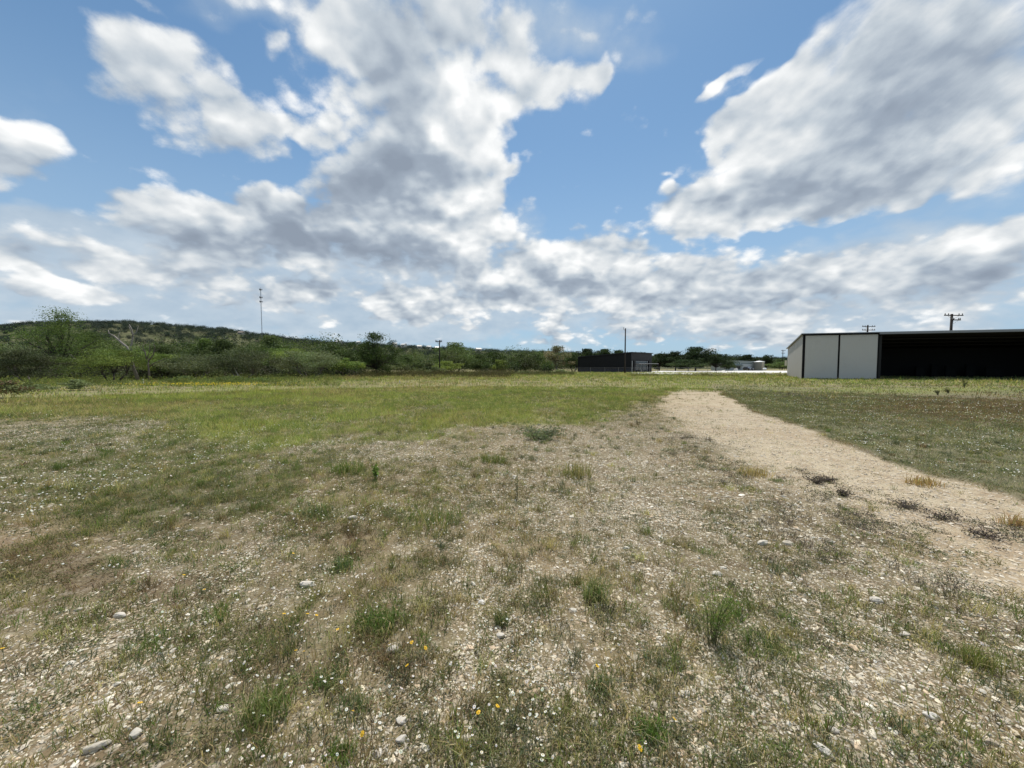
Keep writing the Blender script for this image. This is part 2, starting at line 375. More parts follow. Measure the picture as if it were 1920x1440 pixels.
# ------------------------------------------------------------------ the field: where each kind of cover grows
def to_pix(x, y, z=0.0):
    c, s = math.cos(PITCH), math.sin(PITCH)
    dz = np.maximum(y*c-(z-EYE)*s, .3); up = y*s+(z-EYE)*c
    return 960+FPX*x/dz, 720-FPX*up/dz
def field(x, y):
    """cover weights at ground points (metres)"""
    n1 = fbm(x, y, .55, 4, 3)-.5; n2 = fbm(x, y, 2.2, 4, 11)-.5; n3 = fbm(x, y, .16, 3, 23)-.5
    px, py = to_pix(x, y)
    py = np.where(y < 1.2, 1500.0, py); px = np.where(y < 1.2, np.clip(960+x*500, -200, 1500), px)
    r = np.hypot(x, y); sc = np.clip(6.0/np.maximum(r, 1.0), .08, 1.5)     # pixels per metre falls with distance
    jx = (n1*260+n2*160)*sc; jy = (n1*90+n2*75)*np.clip(sc, .14, .9)
    qx, qy = px+jx, py+jy
    B = lambda cx, cy, rx, ry: np.exp(-(((qx-cx)/rx)**2+((qy-cy)/ry)**2))
    I = lambda t, P: np.interp(t, [p[0] for p in P], [p[1] for p in P])
    tl = I(py, [(700,1262),(728,1262),(735,1252),(745,1243),(770,1240),(790,1262),(810,1292),(850,1388),(905,1485),(950,1565),(1020,1700),(1130,1925),(1440,2560)])
    tr = I(py, [(700,1335),(728,1338),(735,1352),(765,1402),(800,1502),(840,1612),(865,1655),(890,1730),(910,1830),(945,1935),(1100,2420),(1440,3400)])
    e = 26*sc+3
    track = sst(qx*.6+px*.4-tl, -e*(1.2+1.8*sst(py, 800, 900)), e*(1.4+1.0*sst(py, 800, 900)))*sst(tr-(qx*.45+px*.55), -e*.5, e*.8)*sst(py, 729, 736)
    right = sst(px+jx*.25-tr, -4, e*.8)*(1-track)*sst(py+n1*16, 719, 731)
    yb = I(px, [(-900,800),(0,788),(200,782),(330,776),(420,830),(560,842),(640,828),(800,822),(900,808),(1000,792),(1060,787),(1150,772),(1240,752),(1300,741),(1400,735)])
    fringe = 4*right*(1-sst(px+jx*.25-tr, -4, e*.8))*(px > 1240)
    lush = sst(yb-qy, -16, 20)*(1-right)*(1-track)
    lush = np.clip(lush+.8*B(480,810,180,30)*(1-right), 0, 1)*(.42+.58*sst(fbm(x, y, .8, 3, 101), .34, .55))
    daisy = np.clip(.45*B(930,1340,130,110)+.6*B(1030,1190,90,60)+.5*B(560,1130,90,60)+B(330,880,330,90)*1.0+B(560,815,170,26)*.7+B(120,960,200,90)*.6+right*(.6*B(1800,850,220,70)+.4*B(1600,790,160,30)+.10)+.2, 0, 1.4)*(1-track)
    green = np.clip(.24+.75*B(250,880,400,95)+.3*B(600,1180,260,110)+.3*B(1380,1180,150,120)+.28*B(1250,1400,300,80)+.25*B(780,960,80,40), 0, 1)
    bare = np.clip(.9*B(720,850,130,28)+.75*B(1120,850,210,60)+.8*B(120,805,300,26)*(1-lush)+.5*B(930,1140,160,130)+.45*B(1500,1300,350,200)+.65*B(1290,930,260,90)+.5*B(960,1380,300,100)+.4*B(60,1250,200,140)+.35*B(380,1040,170,60)+n2*.5+.1, 0, 1)*(1-lush)*(1-right)
    brown = np.clip(.9*B(200,1085,150,30)+.8*B(30,1040,90,25)+.6*B(430,990,200,30)+.7*B(690,1280,130,60)+.5*B(640,1010,70,30)+1.3*right*B(1830,765,200,24)+.9*fringe+.2*B(950,930,220,40)+n1*.5, 0, 1)*(1-track*.7)
    purple = 1.2*np.clip(.8*B(1330,840,60,40)+.9*B(1540,960,110,45)+.8*B(1450,1010,130,40)+.8*B(1800,1150,160,50)+.6*B(1330,900,90,60)+.5*B(1640,1100,110,60)
                     +2.6*B(1740,950,110,18)+2.6*B(1830,990,110,20)+2.4*B(1540,895,70,11)+2.2*B(1690,928,60,10)+1.8*B(1800,1015,70,12)+1.8*B(1630,890,30,6)+.6*B(1500,745,60,12)*right, 0, 1)*np.clip(.45+n2*3.6, 0, 1)
    dry = np.clip(.8*B(150,765,260,14)+.8*B(620,738,60,12)+.9*B(800,727,90,9)+.6*B(960,720,160,7)+.7*B(1250,770,60,22)+.6*right*B(1560,745,50,5)+.5*B(1400,700,200,9)+n3*1.0+n1*.9, 0, 1)
    bright = np.clip(B(1020,784,50,6)+.9*B(860,800,110,12)+.9*B(560,745,140,14)+.6*B(440,815,100,25)+.8*B(300,742,240,9)+1.1*right*B(1720,731,260,7)+.5*B(1270,718,120,14)+n3*.8+n1*.9, 0, 1)
    return dict(px=px, py=py, track=track, right=right, lush=lush, daisy=daisy, green=green, bare=bare, brown=brown, purple=purple, dry=dry, bright=bright, n1=n1, n2=n2, n3=n3)

def relief(x, y):
    r = np.hypot(x, y)
    h = (fbm(x, y, .35, 3, 41)-.5)*.10+(fbm(x, y, 1.7, 4, 51)-.5)*.045+(fbm(x, y, 9, 2, 61)-.5)*.012
    f = field(x, y)
    return h*sst(r, 90, 25)*(1-.55*f['track'])-.03*f['track']

# ------------------------------------------------------------------ ground
def mat_ground():
    m, k, out = new_mat('field_soil')
    A = lambda s_: k.n('ShaderNodeAttribute', attribute_name=s_).outputs['Fac']
    pos = k.n('ShaderNodeNewGeometry').outputs['Position']
    big, mid, fin = k.noise(pos, .5, 6, .6), k.noise(pos, 4.0, 6, .62), k.noise(pos, 38.0, 5, .65)
    vo = k.n('ShaderNodeTexVoronoi'); k.put(vo.inputs['Vector'], pos); vo.inputs['Scale'].default_value = 48
    v2 = k.n('ShaderNodeTexVoronoi'); k.put(v2.inputs['Vector'], pos); v2.inputs['Scale'].default_value = 17
    vr = k.xyz(vo.outputs['Color']); vr2 = k.xyz(v2.outputs['Color'])
    soil = k.mix(k.ss(mid, .35, .7), (.128, .097, .058), (.245, .19, .118))
    soil = k.mix(k.ss(big, .5, .75), soil, (.26, .178, .105))
    peb = k.mix(vr[0], (.24, .20, .135), (.60, .53, .415))
    edge = k.m('MULTIPLY', k.ss(vo.outputs['Distance'], .55, .30), k.ss(vr[1], .25, .35))
    edge2 = k.m('MULTIPLY', k.ss(v2.outputs['Distance'], .50, .34), k.ss(vr2[1], .72, .76))
    amt = k.m('ADD', k.m('MULTIPLY', A('bare'), .75), k.m('MULTIPLY', A('track'), .7), clamp=True)
    gravel = k.mix(k.m('MULTIPLY', edge, k.m('MULTIPLY_ADD', amt, .7, .30)), soil, peb)
    gravel = k.mix(k.m('MULTIPLY', edge2, k.m('MULTIPLY_ADD', amt, .7, .25)), gravel, k.mix(vr2[0], (.44, .37, .28), (.68, .62, .52)))
    tr = k.mix(k.ss(k.m('MULTIPLY_ADD', big, .7, k.m('MULTIPLY', mid, .5)), .50, .72), (.42, .35, .24), (.345, .265, .17))
    tr = k.mix(k.m('MULTIPLY', edge, .6), tr, peb); tr = k.mix(k.m('MULTIPLY', edge2, .7), tr, (.52, .46, .37))
    tr = k.mix(k.m('MULTIPLY', k.ss(k.m('MULTIPLY_ADD', fin, .5, k.m('MULTIPLY', mid, .5)), .46, .64), .55), tr, (.25, .19, .13))
    gravel = k.mix(k.m('MULTIPLY', A('green'), k.ss(mid, .30, .62)), gravel, (.105, .108, .050))
    c = k.mix(A('track'), gravel, tr)
    gr = k.mix(k.ss(mid, .35, .65), (.16, .165, .06), (.30, .265, .135))
    c = k.mix(k.m('MULTIPLY', A('lush'), .9), c, gr)
    c = k.mix(k.m('MULTIPLY', A('right'), .8), c, k.mix(k.ss(mid, .35, .65), (.10, .105, .055), (.185, .17, .10)))
    c = k.mix(k.m('MULTIPLY', k.m('MULTIPLY', A('brown'), .75), k.ss(fin, .35, .6)), c, (.150, .105, .068))
    c = k.mix(k.m('MULTIPLY', A('bright'), k.m('MULTIPLY', k.m('MAXIMUM', A('lush'), A('right')), .7)), c, (.20, .225, .062))
    c = k.mix(k.m('MULTIPLY', A('dry'), .5), c, (.30, .235, .135))
    d = k.n('ShaderNodeBsdfPrincipled'); k.put(d.inputs['Base Color'], c); d.inputs['Roughness'].default_value = .95; d.inputs['Specular IOR Level'].default_value = .15
    b = k.n('ShaderNodeBump'); b.inputs['Distance'].default_value = .012; b.inputs['Strength'].default_value = .7
    k.put(b.inputs['Height'], k.m('ADD', k.m('MULTIPLY', edge, .5), k.m('MULTIPLY', fin, 1.0))); k.put(d.inputs['Normal'], b.outputs[0])
    k.put(out.inputs[0], d.outputs[0]); return m
def build_ground():
    th = np.concatenate((np.radians(np.linspace(-72, 72, 440)), np.radians(np.linspace(72, 288, 60))[1:-1]))
    rr = np.concatenate(([.02], np.geomspace(.4, 9000, 600)))
    T, R_ = np.meshgrid(th, rr)
    x, y = (R_*np.sin(T)).ravel(), (R_*np.cos(T)).ravel()
    n, mrow = len(th), len(rr)
    i = np.arange(mrow-1)[:, None]*n; j = np.arange(n)[None, :]; j2 = (j+1) % n
    F = np.stack((i+j, i+n+j, i+n+j2, i+j2), -1).reshape(-1, 4)[:, ::-1]
    f = field(x, y); z = relief(x, y)
    o = mesh_np('ground', np.stack((x, y, z), 1), F, mat_ground(), attrs={q: f[q] for q in ('track', 'lush', 'right', 'bare', 'brown', 'dry', 'green', 'bright')}, smooth=True)
    tag(o, kind='structure')
build_ground()

# ------------------------------------------------------------------ scatter helpers
def polar(n, r0, r1, p=1.0, half=80):
    n = int(n*1.27)
    """n ground points ahead of the camera; density ~ r^(p-1)"""
    t = rng.random(n)
    r = (r0**(p+1)+t*(r1**(p+1)-r0**(p+1)))**(1/(p+1)) if abs(p+1) > 1e-6 else r0*(r1/r0)**t
    a = np.radians((rng.random(n)*2-1)*half)
    return r*np.sin(a), r*np.cos(a)
def keep(w): return rng.random(len(w)) < w
def jitter(base, n, amp=.25):
    base = np.asarray(base, float); base = np.broadcast_to(base, (n, 3))
    return np.clip(base*(1+(rng.random((n, 1))-.5)*2*amp)*(1+(rng.random((n, 3))-.5)*.16), .004, .95)
def blades(P, H, W, COL, lean=.5, seg=1):
    """grass blades: P base points, H height, W width; curved outward by lean"""
    n = len(P); az = rng.random(n)*2*np.pi; ln = lean*(.3+rng.random(n))
    d = np.stack((np.cos(az), np.sin(az), np.zeros(n)), 1)
    az2 = rng.random(n)*2*np.pi; s = np.stack((np.cos(az2), np.sin(az2), np.zeros(n)), 1)
    H = np.asarray(H)[:, None]; W = np.asarray(W)[:, None]; ln = ln[:, None]; up = np.array([[0, 0, 1.0]])
    tip = P+up*H*np.maximum(1-.45*ln, .25)+d*H*ln
    if seg == 1:
        V = np.stack((P-s*W/2, P+s*W/2, tip), 1).reshape(-1, 3); F = np.arange(3*n).reshape(n, 3); c = np.repeat(COL, 3, 0)
        return V, F, c
    mid = P+up*H*.62+d*H*ln*.30
    V = np.stack((P-s*W/2, P+s*W/2, mid+s*W*.38, mid-s*W*.38, tip), 1).reshape(-1, 3); b = np.arange(n)[:, None]*5
    F = np.concatenate((b+[[0, 1, 2]], b+[[0, 2, 3]], b+[[3, 2, 4]]))
    return V, F, np.repeat(COL, 5, 0)
def leaves(P, size, COL, flat=0.0, aspect=.5):
    """small pointed leaves with random orientation"""
    n = len(P); a = rng.normal(size=(n, 3)); a[:, 2] *= (1-flat); a /= np.linalg.norm(a, axis=1, keepdims=True)
    b = rng.normal(size=(n, 3)); b[:, 2] *= (1-flat); b -= a*(a*b).sum(1, keepdims=True); b /= np.linalg.norm(b, axis=1, keepdims=True)
    s = np.broadcast_to(np.asarray(size), (n,))[:, None]*(.6+.8*rng.random((n, 1)))
    V = np.stack((P-a*s, P+b*s*aspect, P+a*s, P-b*s*aspect), 1).reshape(-1, 3)
    return V, np.arange(4*n).reshape(n, 4), np.repeat(COL, 4, 0)
def join(parts):
    V, F3, F4, c, o = [], [], [], [], 0
    for v, f, q in parts:
        V.append(v); (F3 if f.shape[1] == 3 else F4).append(f+o); c.append(q); o += len(v)
    F = []
    if F3: F.append(np.concatenate(F3))
    if F4: F.append(np.concatenate(F4))
    return np.concatenate(V), F, np.concatenate(c)
ICO_V, ICO_F = None, None
def _ico():
    t = (1+5**.5)/2
    v = np.array([(-1,t,0),(1,t,0),(-1,-t,0),(1,-t,0),(0,-1,t),(0,1,t),(0,-1,-t),(0,1,-t),(t,0,-1),(t,0,1),(-t,0,-1),(-t,0,1)], float)
    f = np.array([(0,11,5),(0,5,1),(0,1,7),(0,7,10),(0,10,11),(1,5,9),(5,11,4),(11,10,2),(10,7,6),(7,1,8),(3,9,4),(3,4,2),(3,2,6),(3,6,8),(3,8,9),(4,9,5),(2,4,11),(6,2,10),(8,6,7),(9,8,1)])
    return v/np.linalg.norm(v[0]), f
ICO_V, ICO_F = _ico()
OCT_V = np.array([(1,0,0),(-1,0,0),(0,1,0),(0,-1,0),(0,0,1),(0,0,-1)], float)
OCT_F = np.array([(0,2,4),(2,1,4),(1,3,4),(3,0,4),(2,0,5),(1,2,5),(3,1,5),(0,3,5)])
def stones(P, size, COL, ico=True):
    bv, bf = (ICO_V, ICO_F) if ico else (OCT_V, OCT_F)
    n, m_ = len(P), len(bv); az = rng.random(n)*2*np.pi
    v = bv[None]*(.72+.5*rng.random((n, m_, 1)))
    sc = np.stack((1+rng.random(n)*.7, .6+rng.random(n)*.4, .35+rng.random(n)*.4), 1)*np.asarray(size)[:, None]*.5
    v = v*sc[:, None]
    tilt = rng.normal(0, .25, n); c, s = np.cos(tilt)[:, None], np.sin(tilt)[:, None]
    y, z = v[..., 1]*c-v[..., 2]*s, v[..., 1]*s+v[..., 2]*c
    c, s = np.cos(az)[:, None], np.sin(az)[:, None]
    v = np.stack((v[..., 0]*c-y*s, v[..., 0]*s+y*c, z), -1)
    v = v+P[:, None]; v[..., 2] += (sc[:, 2]*.24)[:, None]
    F = (np.arange(n)[:, None, None]*m_+bf[None]).reshape(-1, 3)
    return v.reshape(-1, 3), F, np.repeat(COL, m_, 0)
def at_ground(x, y): return np.stack((x, y, relief(x, y)), 1)

# ------------------------------------------------------------------ gravel, grass, weeds and small flowers
STONE_COLS = np.array([(.60,.54,.43),(.54,.47,.35),(.68,.63,.53),(.46,.39,.28),(.60,.52,.38),(.45,.40,.32),(.53,.41,.28)])
def build_gravel():
    parts = []
    def layer(n, r0, r1, p, s0, sig, smin, smax, ico, base):
        x, y = polar(n, r0, r1, p); f = field(x, y)
        clump = sst(fbm(x, y, 3.2, 3, 77)*.5+fbm(x, y, .9, 2, 78)*.5, .37, .59)
        w = np.clip(base*(.06+1.65*clump)+.75*f['bare']+.65*f['track']-.35*f['brown'], 0, 1)*(1-.93*f['lush'])*(1-.9*f['right'])
        s_ = keep(w); x, y = x[s_], y[s_]; n_ = len(x)
        size = np.clip(s0*np.exp(rng.normal(0, sig, n_)), smin, smax)
        tr = f['track'][s_][:, None]
        col = STONE_COLS[rng.integers(0, len(STONE_COLS), n_)]*(.72+.5*rng.random((n_, 1)))
        col = col*(1-tr*.4)+np.array([.56,.46,.34])*tr*.4
        parts.append(stones(at_ground(x, y), size, col, ico))
    layer(150000, .6, 4.6, .3, .0100, .45, .006, .030, False, .36)
    layer(7500, .9, 5.5, .5, .020, .38, .014, .045, True, .34)
    layer(130000, 4.0, 17, .3, .019, .40, .010, .050, False, .32)
    layer(2200, 4.0, 18, .6, .036, .35, .025, .09, True, .22)
    V, F, c = join(parts)
    tag(mesh_np('gravel', V, F, M['stone'], col=np.clip(c, .02, .85)), kind='stuff')
build_gravel()

GREEN, LIME, OLIVE = (.130,.175,.05), (.27,.285,.085), (.22,.215,.088)
STRAW, TAN, BROWN = (.43,.36,.19), (.32,.265,.14), (.19,.135,.08)
SAGE, MAUVE = (.135,.155,.098), (.125,.105,.10)
def pick(f, s_, n):
    """a blade colour by what grows there"""
    u = rng.random(n); g = lambda q: f[q][s_]
    c = jitter(OLIVE, n, .35)
    def put(mask, base, amp=.3): c[mask] = jitter(base, n, amp)[mask]
    put(u < .38+.5*g('green')+.35*g('lush'), GREEN)
    put(rng.random(n) < .16+.25*g('dry')+.12*(1-g('lush')), STRAW, .35)
    put(rng.random(n) < np.clip(.25+.6*g('bright'), 0, 1)*np.clip(g('lush')+.7*g('right')*g('bright'), 0, 1), LIME)
    put(rng.random(n) < .55*g('dry'), TAN)
    put(rng.random(n) < .55*g('right')*(1-g('bright')), SAGE)
    put(rng.random(n) < .7*g('brown')+.10*(1-g('lush')), BROWN, .4)
    put(rng.random(n) < .55*g('bare'), SAGE, .3)
    put(rng.random(n) < .75*g('purple'), MAUVE, .35)
    return c
def tufts(n, r0, r1, p, wfun, nb, h0, w0, seg, spread, lean=.75):
    x, y = polar(n, r0, r1, p); f = field(x, y); s_ = keep(wfun(f, x, y)); x, y = x[s_], y[s_]; m_ = len(x)
    col = pick(f, s_, m_); hs = h0(f, s_)*np.exp(rng.normal(0, .3, m_))
    col = col*((.72+.62*fbm(x, y, .7, 3, 107))*(1+.22*f['lush'][s_]))[:, None]
    P = at_ground(x, y); P = np.repeat(P, nb, 0); k_ = len(P)
    sp = np.repeat(spread*(.5+rng.random(m_)), nb)[:, None] if np.isscalar(spread) else spread
    P[:, :2] += rng.normal(size=(k_, 2))*sp
    P[:, 2] -= .004
    H = np.repeat(hs, nb)*(.45+.75*rng.random(k_)); d = np.hypot(P[:, 0], P[:, 1])
    W = np.maximum(w0*(.7+.6*rng.random(k_)), d*w0*.16)
    cc = np.repeat(col, nb, 0)*(.75+.5*rng.random((k_, 1)))
    return blades(P, H, W, cc, lean, seg)
def build_grass():
    near = lambda f, x, y: np.clip(.43+.55*f['green']+.5*f['lush']-.55*f['bare']-.2*f['brown']+.35*(fbm(x, y, 1.6, 3, 5)-.5)*2, 0, 1)*(1-.96*f['track'])*sst(fbm(x, y, 4.5, 3, 9), .28, .52)
    hN = lambda f, s_: .055+.045*f['green'][s_]+.05*f['lush'][s_]+.012*f['n1'][s_]
    fd = lambda g, a, b: (lambda f, x, y: g(f, x, y)*sst(np.hypot(x, y), a, b))
    A = tufts(31000, .6, 9, -.1, fd(near, 9, 4.5), 13, hN, .0034, 2, .026, .95)
    B = tufts(100000, 3.5, 26, .2, fd(near, 3.5, 7), 9, lambda f, s_: .075+.09*f['lush'][s_]+.02*f['green'][s_], .0034, 1, .06, .8)
    lush = lambda f, x, y: np.clip(f['lush']*(.25+1.0*sst(fbm(x, y, 1.1, 3, 103), .34, .58))+.1*f['right'], 0, 1)
    D = tufts(62000, 6.5, 30, .9, lush, 8, lambda f, s_: .10+.09*f['bright'][s_]+.05*f['dry'][s_]+.08*np.abs(f['n1'][s_]), .005, 1, .09, .6)
    far = lambda f, x, y: np.clip((.85*f['lush']+.95*f['right'])*(.6+.8*fbm(x, y, .5, 3, 91)), 0, 1)
    E = tufts(75000, 24, 112, .9, far, 5, lambda f, s_: .20+.14*f['dry'][s_]+.2*np.abs(f['n1'][s_])-.12*f['right'][s_], .007, 1, .22, .55)
    R_ = tufts(36000, 6, 30, .6, lambda f, x, y: f['right']*.8, 6, lambda f, s_: .06+.05*rng.random(s_.sum())+.03*f['bright'][s_], .004, 1, .07, .8)
    G = tufts(2000, 1.0, 13, .4, lambda f, x, y: (.34+.5*f['green'])*(1-f['track'])*(1-.8*f['brown']), 36, lambda f, s_: .065+.05*rng.random(s_.sum()), .0036, 2, .036, 1.15)
    V, F, c = join([A, B, D, E, R_, G])
    tag(mesh_np('grass', V, F, M['grass'], col=np.clip(c, .01, .6)), kind='stuff')
build_grass()

def build_low_weeds():
    parts = []
    def layer(n, r0, r1, p, k_, rad, size, w):
        x, y = polar(n, r0, r1, p); f = field(x, y)
        s_ = keep(np.clip(w(f, x, y), 0, 1)); x, y = x[s_], y[s_]; m_ = len(x)
        u = rng.random(m_); pu, br, gr = f['purple'][s_], f['brown'][s_], f['green'][s_]+.4*f['lush'][s_]+.4*f['right'][s_]
        col = jitter((.16,.162,.078), m_, .35)
        col[u < br*.9] = jitter(BROWN, m_, .35)[u < br*.9]; q = rng.random(m_) < pu*.85; col[q] = jitter(MAUVE, m_, .35)[q]
        q = rng.random(m_) < .35*gr+.45*f['bare'][s_]; col[q] = jitter(SAGE, m_, .25)[q]
        P = np.repeat(at_ground(x, y), k_, 0); rr = np.repeat(rad*(.5+rng.random(m_)), k_)[:, None]
        o = rng.normal(size=(len(P), 3))*rr*np.array([[1, 1, .38]]); o[:, 2] = np.abs(o[:, 2])
        d = np.hypot(P[:, 0], P[:, 1])
        parts.append(leaves(P+o, np.maximum(size, d*.0011), np.repeat(col, k_, 0)*(.7+.6*rng.random((len(P), 1))), .3, .34))
    w_near = lambda f, x, y: (.41+.55*f['green']+.65*f['purple']+.55*f['brown']-.5*f['bare'])*sst(fbm(x, y, 3.3, 3, 33), .36, .6)*(1-.93*f['track']*(1-f['purple']))*1.5
    layer(25000, .6, 9, .0, 28, .034, .0075, lambda f, x, y: w_near(f, x, y)*sst(np.hypot(x, y), 9, 4.5))
    layer(70000, 3.5, 26, .2, 14, .06, .011, lambda f, x, y: w_near(f, x, y)*(1-.5*f['lush'])*sst(np.hypot(x, y), 3.5, 7))
    layer(20000, 6, 30, .5, 10, .08, .013, lambda f, x, y: f['right']*(.35+.5*f['brown']))
    V, F, c = join(parts)
    tag(mesh_np('low_weeds', V, F, M['grass'], col=np.clip(c, .01, .6)), kind='stuff')
    # dead straw lying on the soil
    x, y = polar(42000, .6, 9, .3); f = field(x, y); s_ = keep((.38+.4*f['brown']-.3*f['bare'])*(1-f['track'])*(1-.5*f['lush'])); x, y = x[s_], y[s_]; n = len(x)
    P = at_ground(x, y); P[:, 2] += .003+rng.random(n)*.012
    a = rng.random(n)*2*np.pi; L = .012+.035*rng.random(n)**2; d = np.stack((np.cos(a)*L, np.sin(a)*L, rng.normal(0, .004, n)), 1)
    w = np.stack((-np.sin(a), np.cos(a), np.zeros(n)), 1)*(np.maximum(.0009, np.hypot(x, y)*.0004))[:, None]
    V = np.stack((P-d-w, P-d+w, P+d+w, P+d-w), 1).reshape(-1, 3)
    col = np.where(rng.random((n, 1)) < .5, jitter(TAN, n, .35), jitter(BROWN, n, .5))
    tag(mesh_np('straw_litter', V, np.arange(4*n).reshape(n, 4), M['grass'], col=np.repeat(col, 4, 0)), kind='stuff')
build_low_weeds()

def discs(P, rad, col, sides=7, dome=.25):
    n = len(P); a = np.arange(sides)*2*np.pi/sides; tl = rng.normal(0, .35, (n, 2)); rad = np.broadcast_to(rad, (n,))
    ph = rng.random(n)[:, None]*6.28
    cx, cy = np.cos(a+ph)*rad[:, None], np.sin(a+ph)*rad[:, None]
    ring = np.stack((P[:, None, 0]+cx, P[:, None, 1]+cy, P[:, None, 2]+cx*tl[:, :1]+cy*tl[:, 1:]), -1)
    top = P+np.stack((np.zeros(n), np.zeros(n), rad*dome), 1)
    V = np.concatenate((ring, top[:, None]), 1).reshape(-1, 3); b = np.arange(n)[:, None, None]*(sides+1)
    k_ = np.arange(sides); F = (b+np.stack((k_, (k_+1) % sides, np.full(sides, sides)), -1)[None]).reshape(-1, 3)
    return V, F, np.repeat(col, sides+1, 0)
def build_daisies():
    parts = []
    def layer(n, r0, r1, p, rad, stem, k):
        x, y = polar(n, r0, r1, p); f = field(x, y)
        s_ = keep(np.clip(f['daisy']*k*sst(fbm(x, y, 1.1, 3, 15), .38, .62), 0, 1)*(1-.6*f['bare'])*(1-.75*f['lush']*(f['py'] < 800))); x, y = x[s_], y[s_]; m_ = len(x)
        h = .03+.07*rng.random(m_); g = at_ground(x, y); P = g+np.stack((rng.normal(0, .01, m_), rng.normal(0, .01, m_), h), 1)
        rr = np.maximum(rad*(.7+.6*rng.random(m_)), np.hypot(x, y)*.00055)
        parts.append(discs(P, rr, jitter((.80,.79,.74), m_, .08), 7, .18))
        if stem:
            parts.append(discs(P+np.array([0, 0, .0026]), rr*.34, jitter((.60,.42,.04), m_, .15), 5, .5))
            w = np.stack((np.full(m_, .0009), np.zeros(m_), np.zeros(m_)), 1)
            parts.append((np.stack((g-w, g+w, P), 1).reshape(-1, 3), np.arange(3*m_).reshape(m_, 3), np.repeat(jitter(GREEN, m_, .3), 3, 0)))
    layer(20000, .6, 5, .4, .0056, True, .78)
    layer(60000, 4.5, 26, .3, .008, False, .8)
    V, F, c = join(parts)
    tag(mesh_np('white_daisies', V, F, M['petal'], col=np.clip(c, .01, .85)), kind='stuff')
    # the yellow drift at the foot of the trees
    x0, y0, _ = on_ground(395, 727); n = 500
    x, y = x0+rng.normal(0, 3.2, n), y0+rng.normal(0, .8, n); P = np.stack((x, y, .25+.15*rng.random(n)), 1)
    V, F, c = discs(P, np.full(n, .035), jitter((.55,.42,.03), n, .2), 5, .3)
    tag(mesh_np('yellow_flower_drift', V, F, M['petal'], col=c), kind='stuff')
build_daisies()

def build_tall_weeds():
    """rough dark weeds along the far edge of the field"""
    parts = []
    def band(n, px0, px1, Y0, Y1, h, cols, spread, k_=9, wid=.03):
        px = px0+(px1-px0)*rng.random(n); Y = Y0+(Y1-Y0)*rng.random(n); x = (px-960)/FPX*Y
        s_ = keep(sst(fbm(x, Y, .22, 3, 7), .30, .55)); x, Y = x[s_], Y[s_]; m_ = len(x)
        col = jitter(cols[0], m_, .3); q = rng.random(m_) < .4; col[q] = jitter(cols[1], m_, .3)[q]
        hs = h*(.5+.8*fbm(x, Y, .35, 3, 19))*(.7+.6*rng.random(m_))
        P = np.repeat(np.stack((x, Y, np.zeros(m_)), 1), k_, 0); P[:, :2] += rng.normal(size=(len(P), 2))*spread
        parts.append(blades(P, np.repeat(hs, k_)*(.5+.6*rng.random(len(P))), np.full(len(P), wid)*(.7+.8*rng.random(len(P))), np.repeat(col, k_, 0)*(.75+.5*rng.random((len(P), 1))), .5, 1))
        L = P+rng.normal(size=P.shape)*np.array([[spread, spread, 0]]); L[:, 2] = np.repeat(hs, k_)*rng.random(len(P))
        parts.append(leaves(L, wid*2.2, np.repeat(col, k_, 0)*(.7+.6*rng.random((len(P), 1))), .2, .45))
    band(2600, 640, 960, 55, 86, 1.15, ((.075,.062,.034), (.085,.09,.04)), .25)
    band(900, 900, 1075, 70, 95, .9, ((.09,.10,.045), (.12,.10,.06)), .25)
    band(2600, -250, 640, 30, 68, .75, ((.12,.155,.05), (.17,.19,.06)), .25)
    band(420, 560, 980, 44, 60, .5, ((.27,.22,.12), (.19,.18,.07)), .25)
    band(900, 1180, 1500, 62, 78, .55, ((.13,.13,.055), (.17,.15,.07)), .2)
    V, F, c = join(parts)
    tag(mesh_np('tall_weeds', V, F, M['grass'], col=np.clip(c, .01, .6)), kind='stuff')
build_tall_weeds()

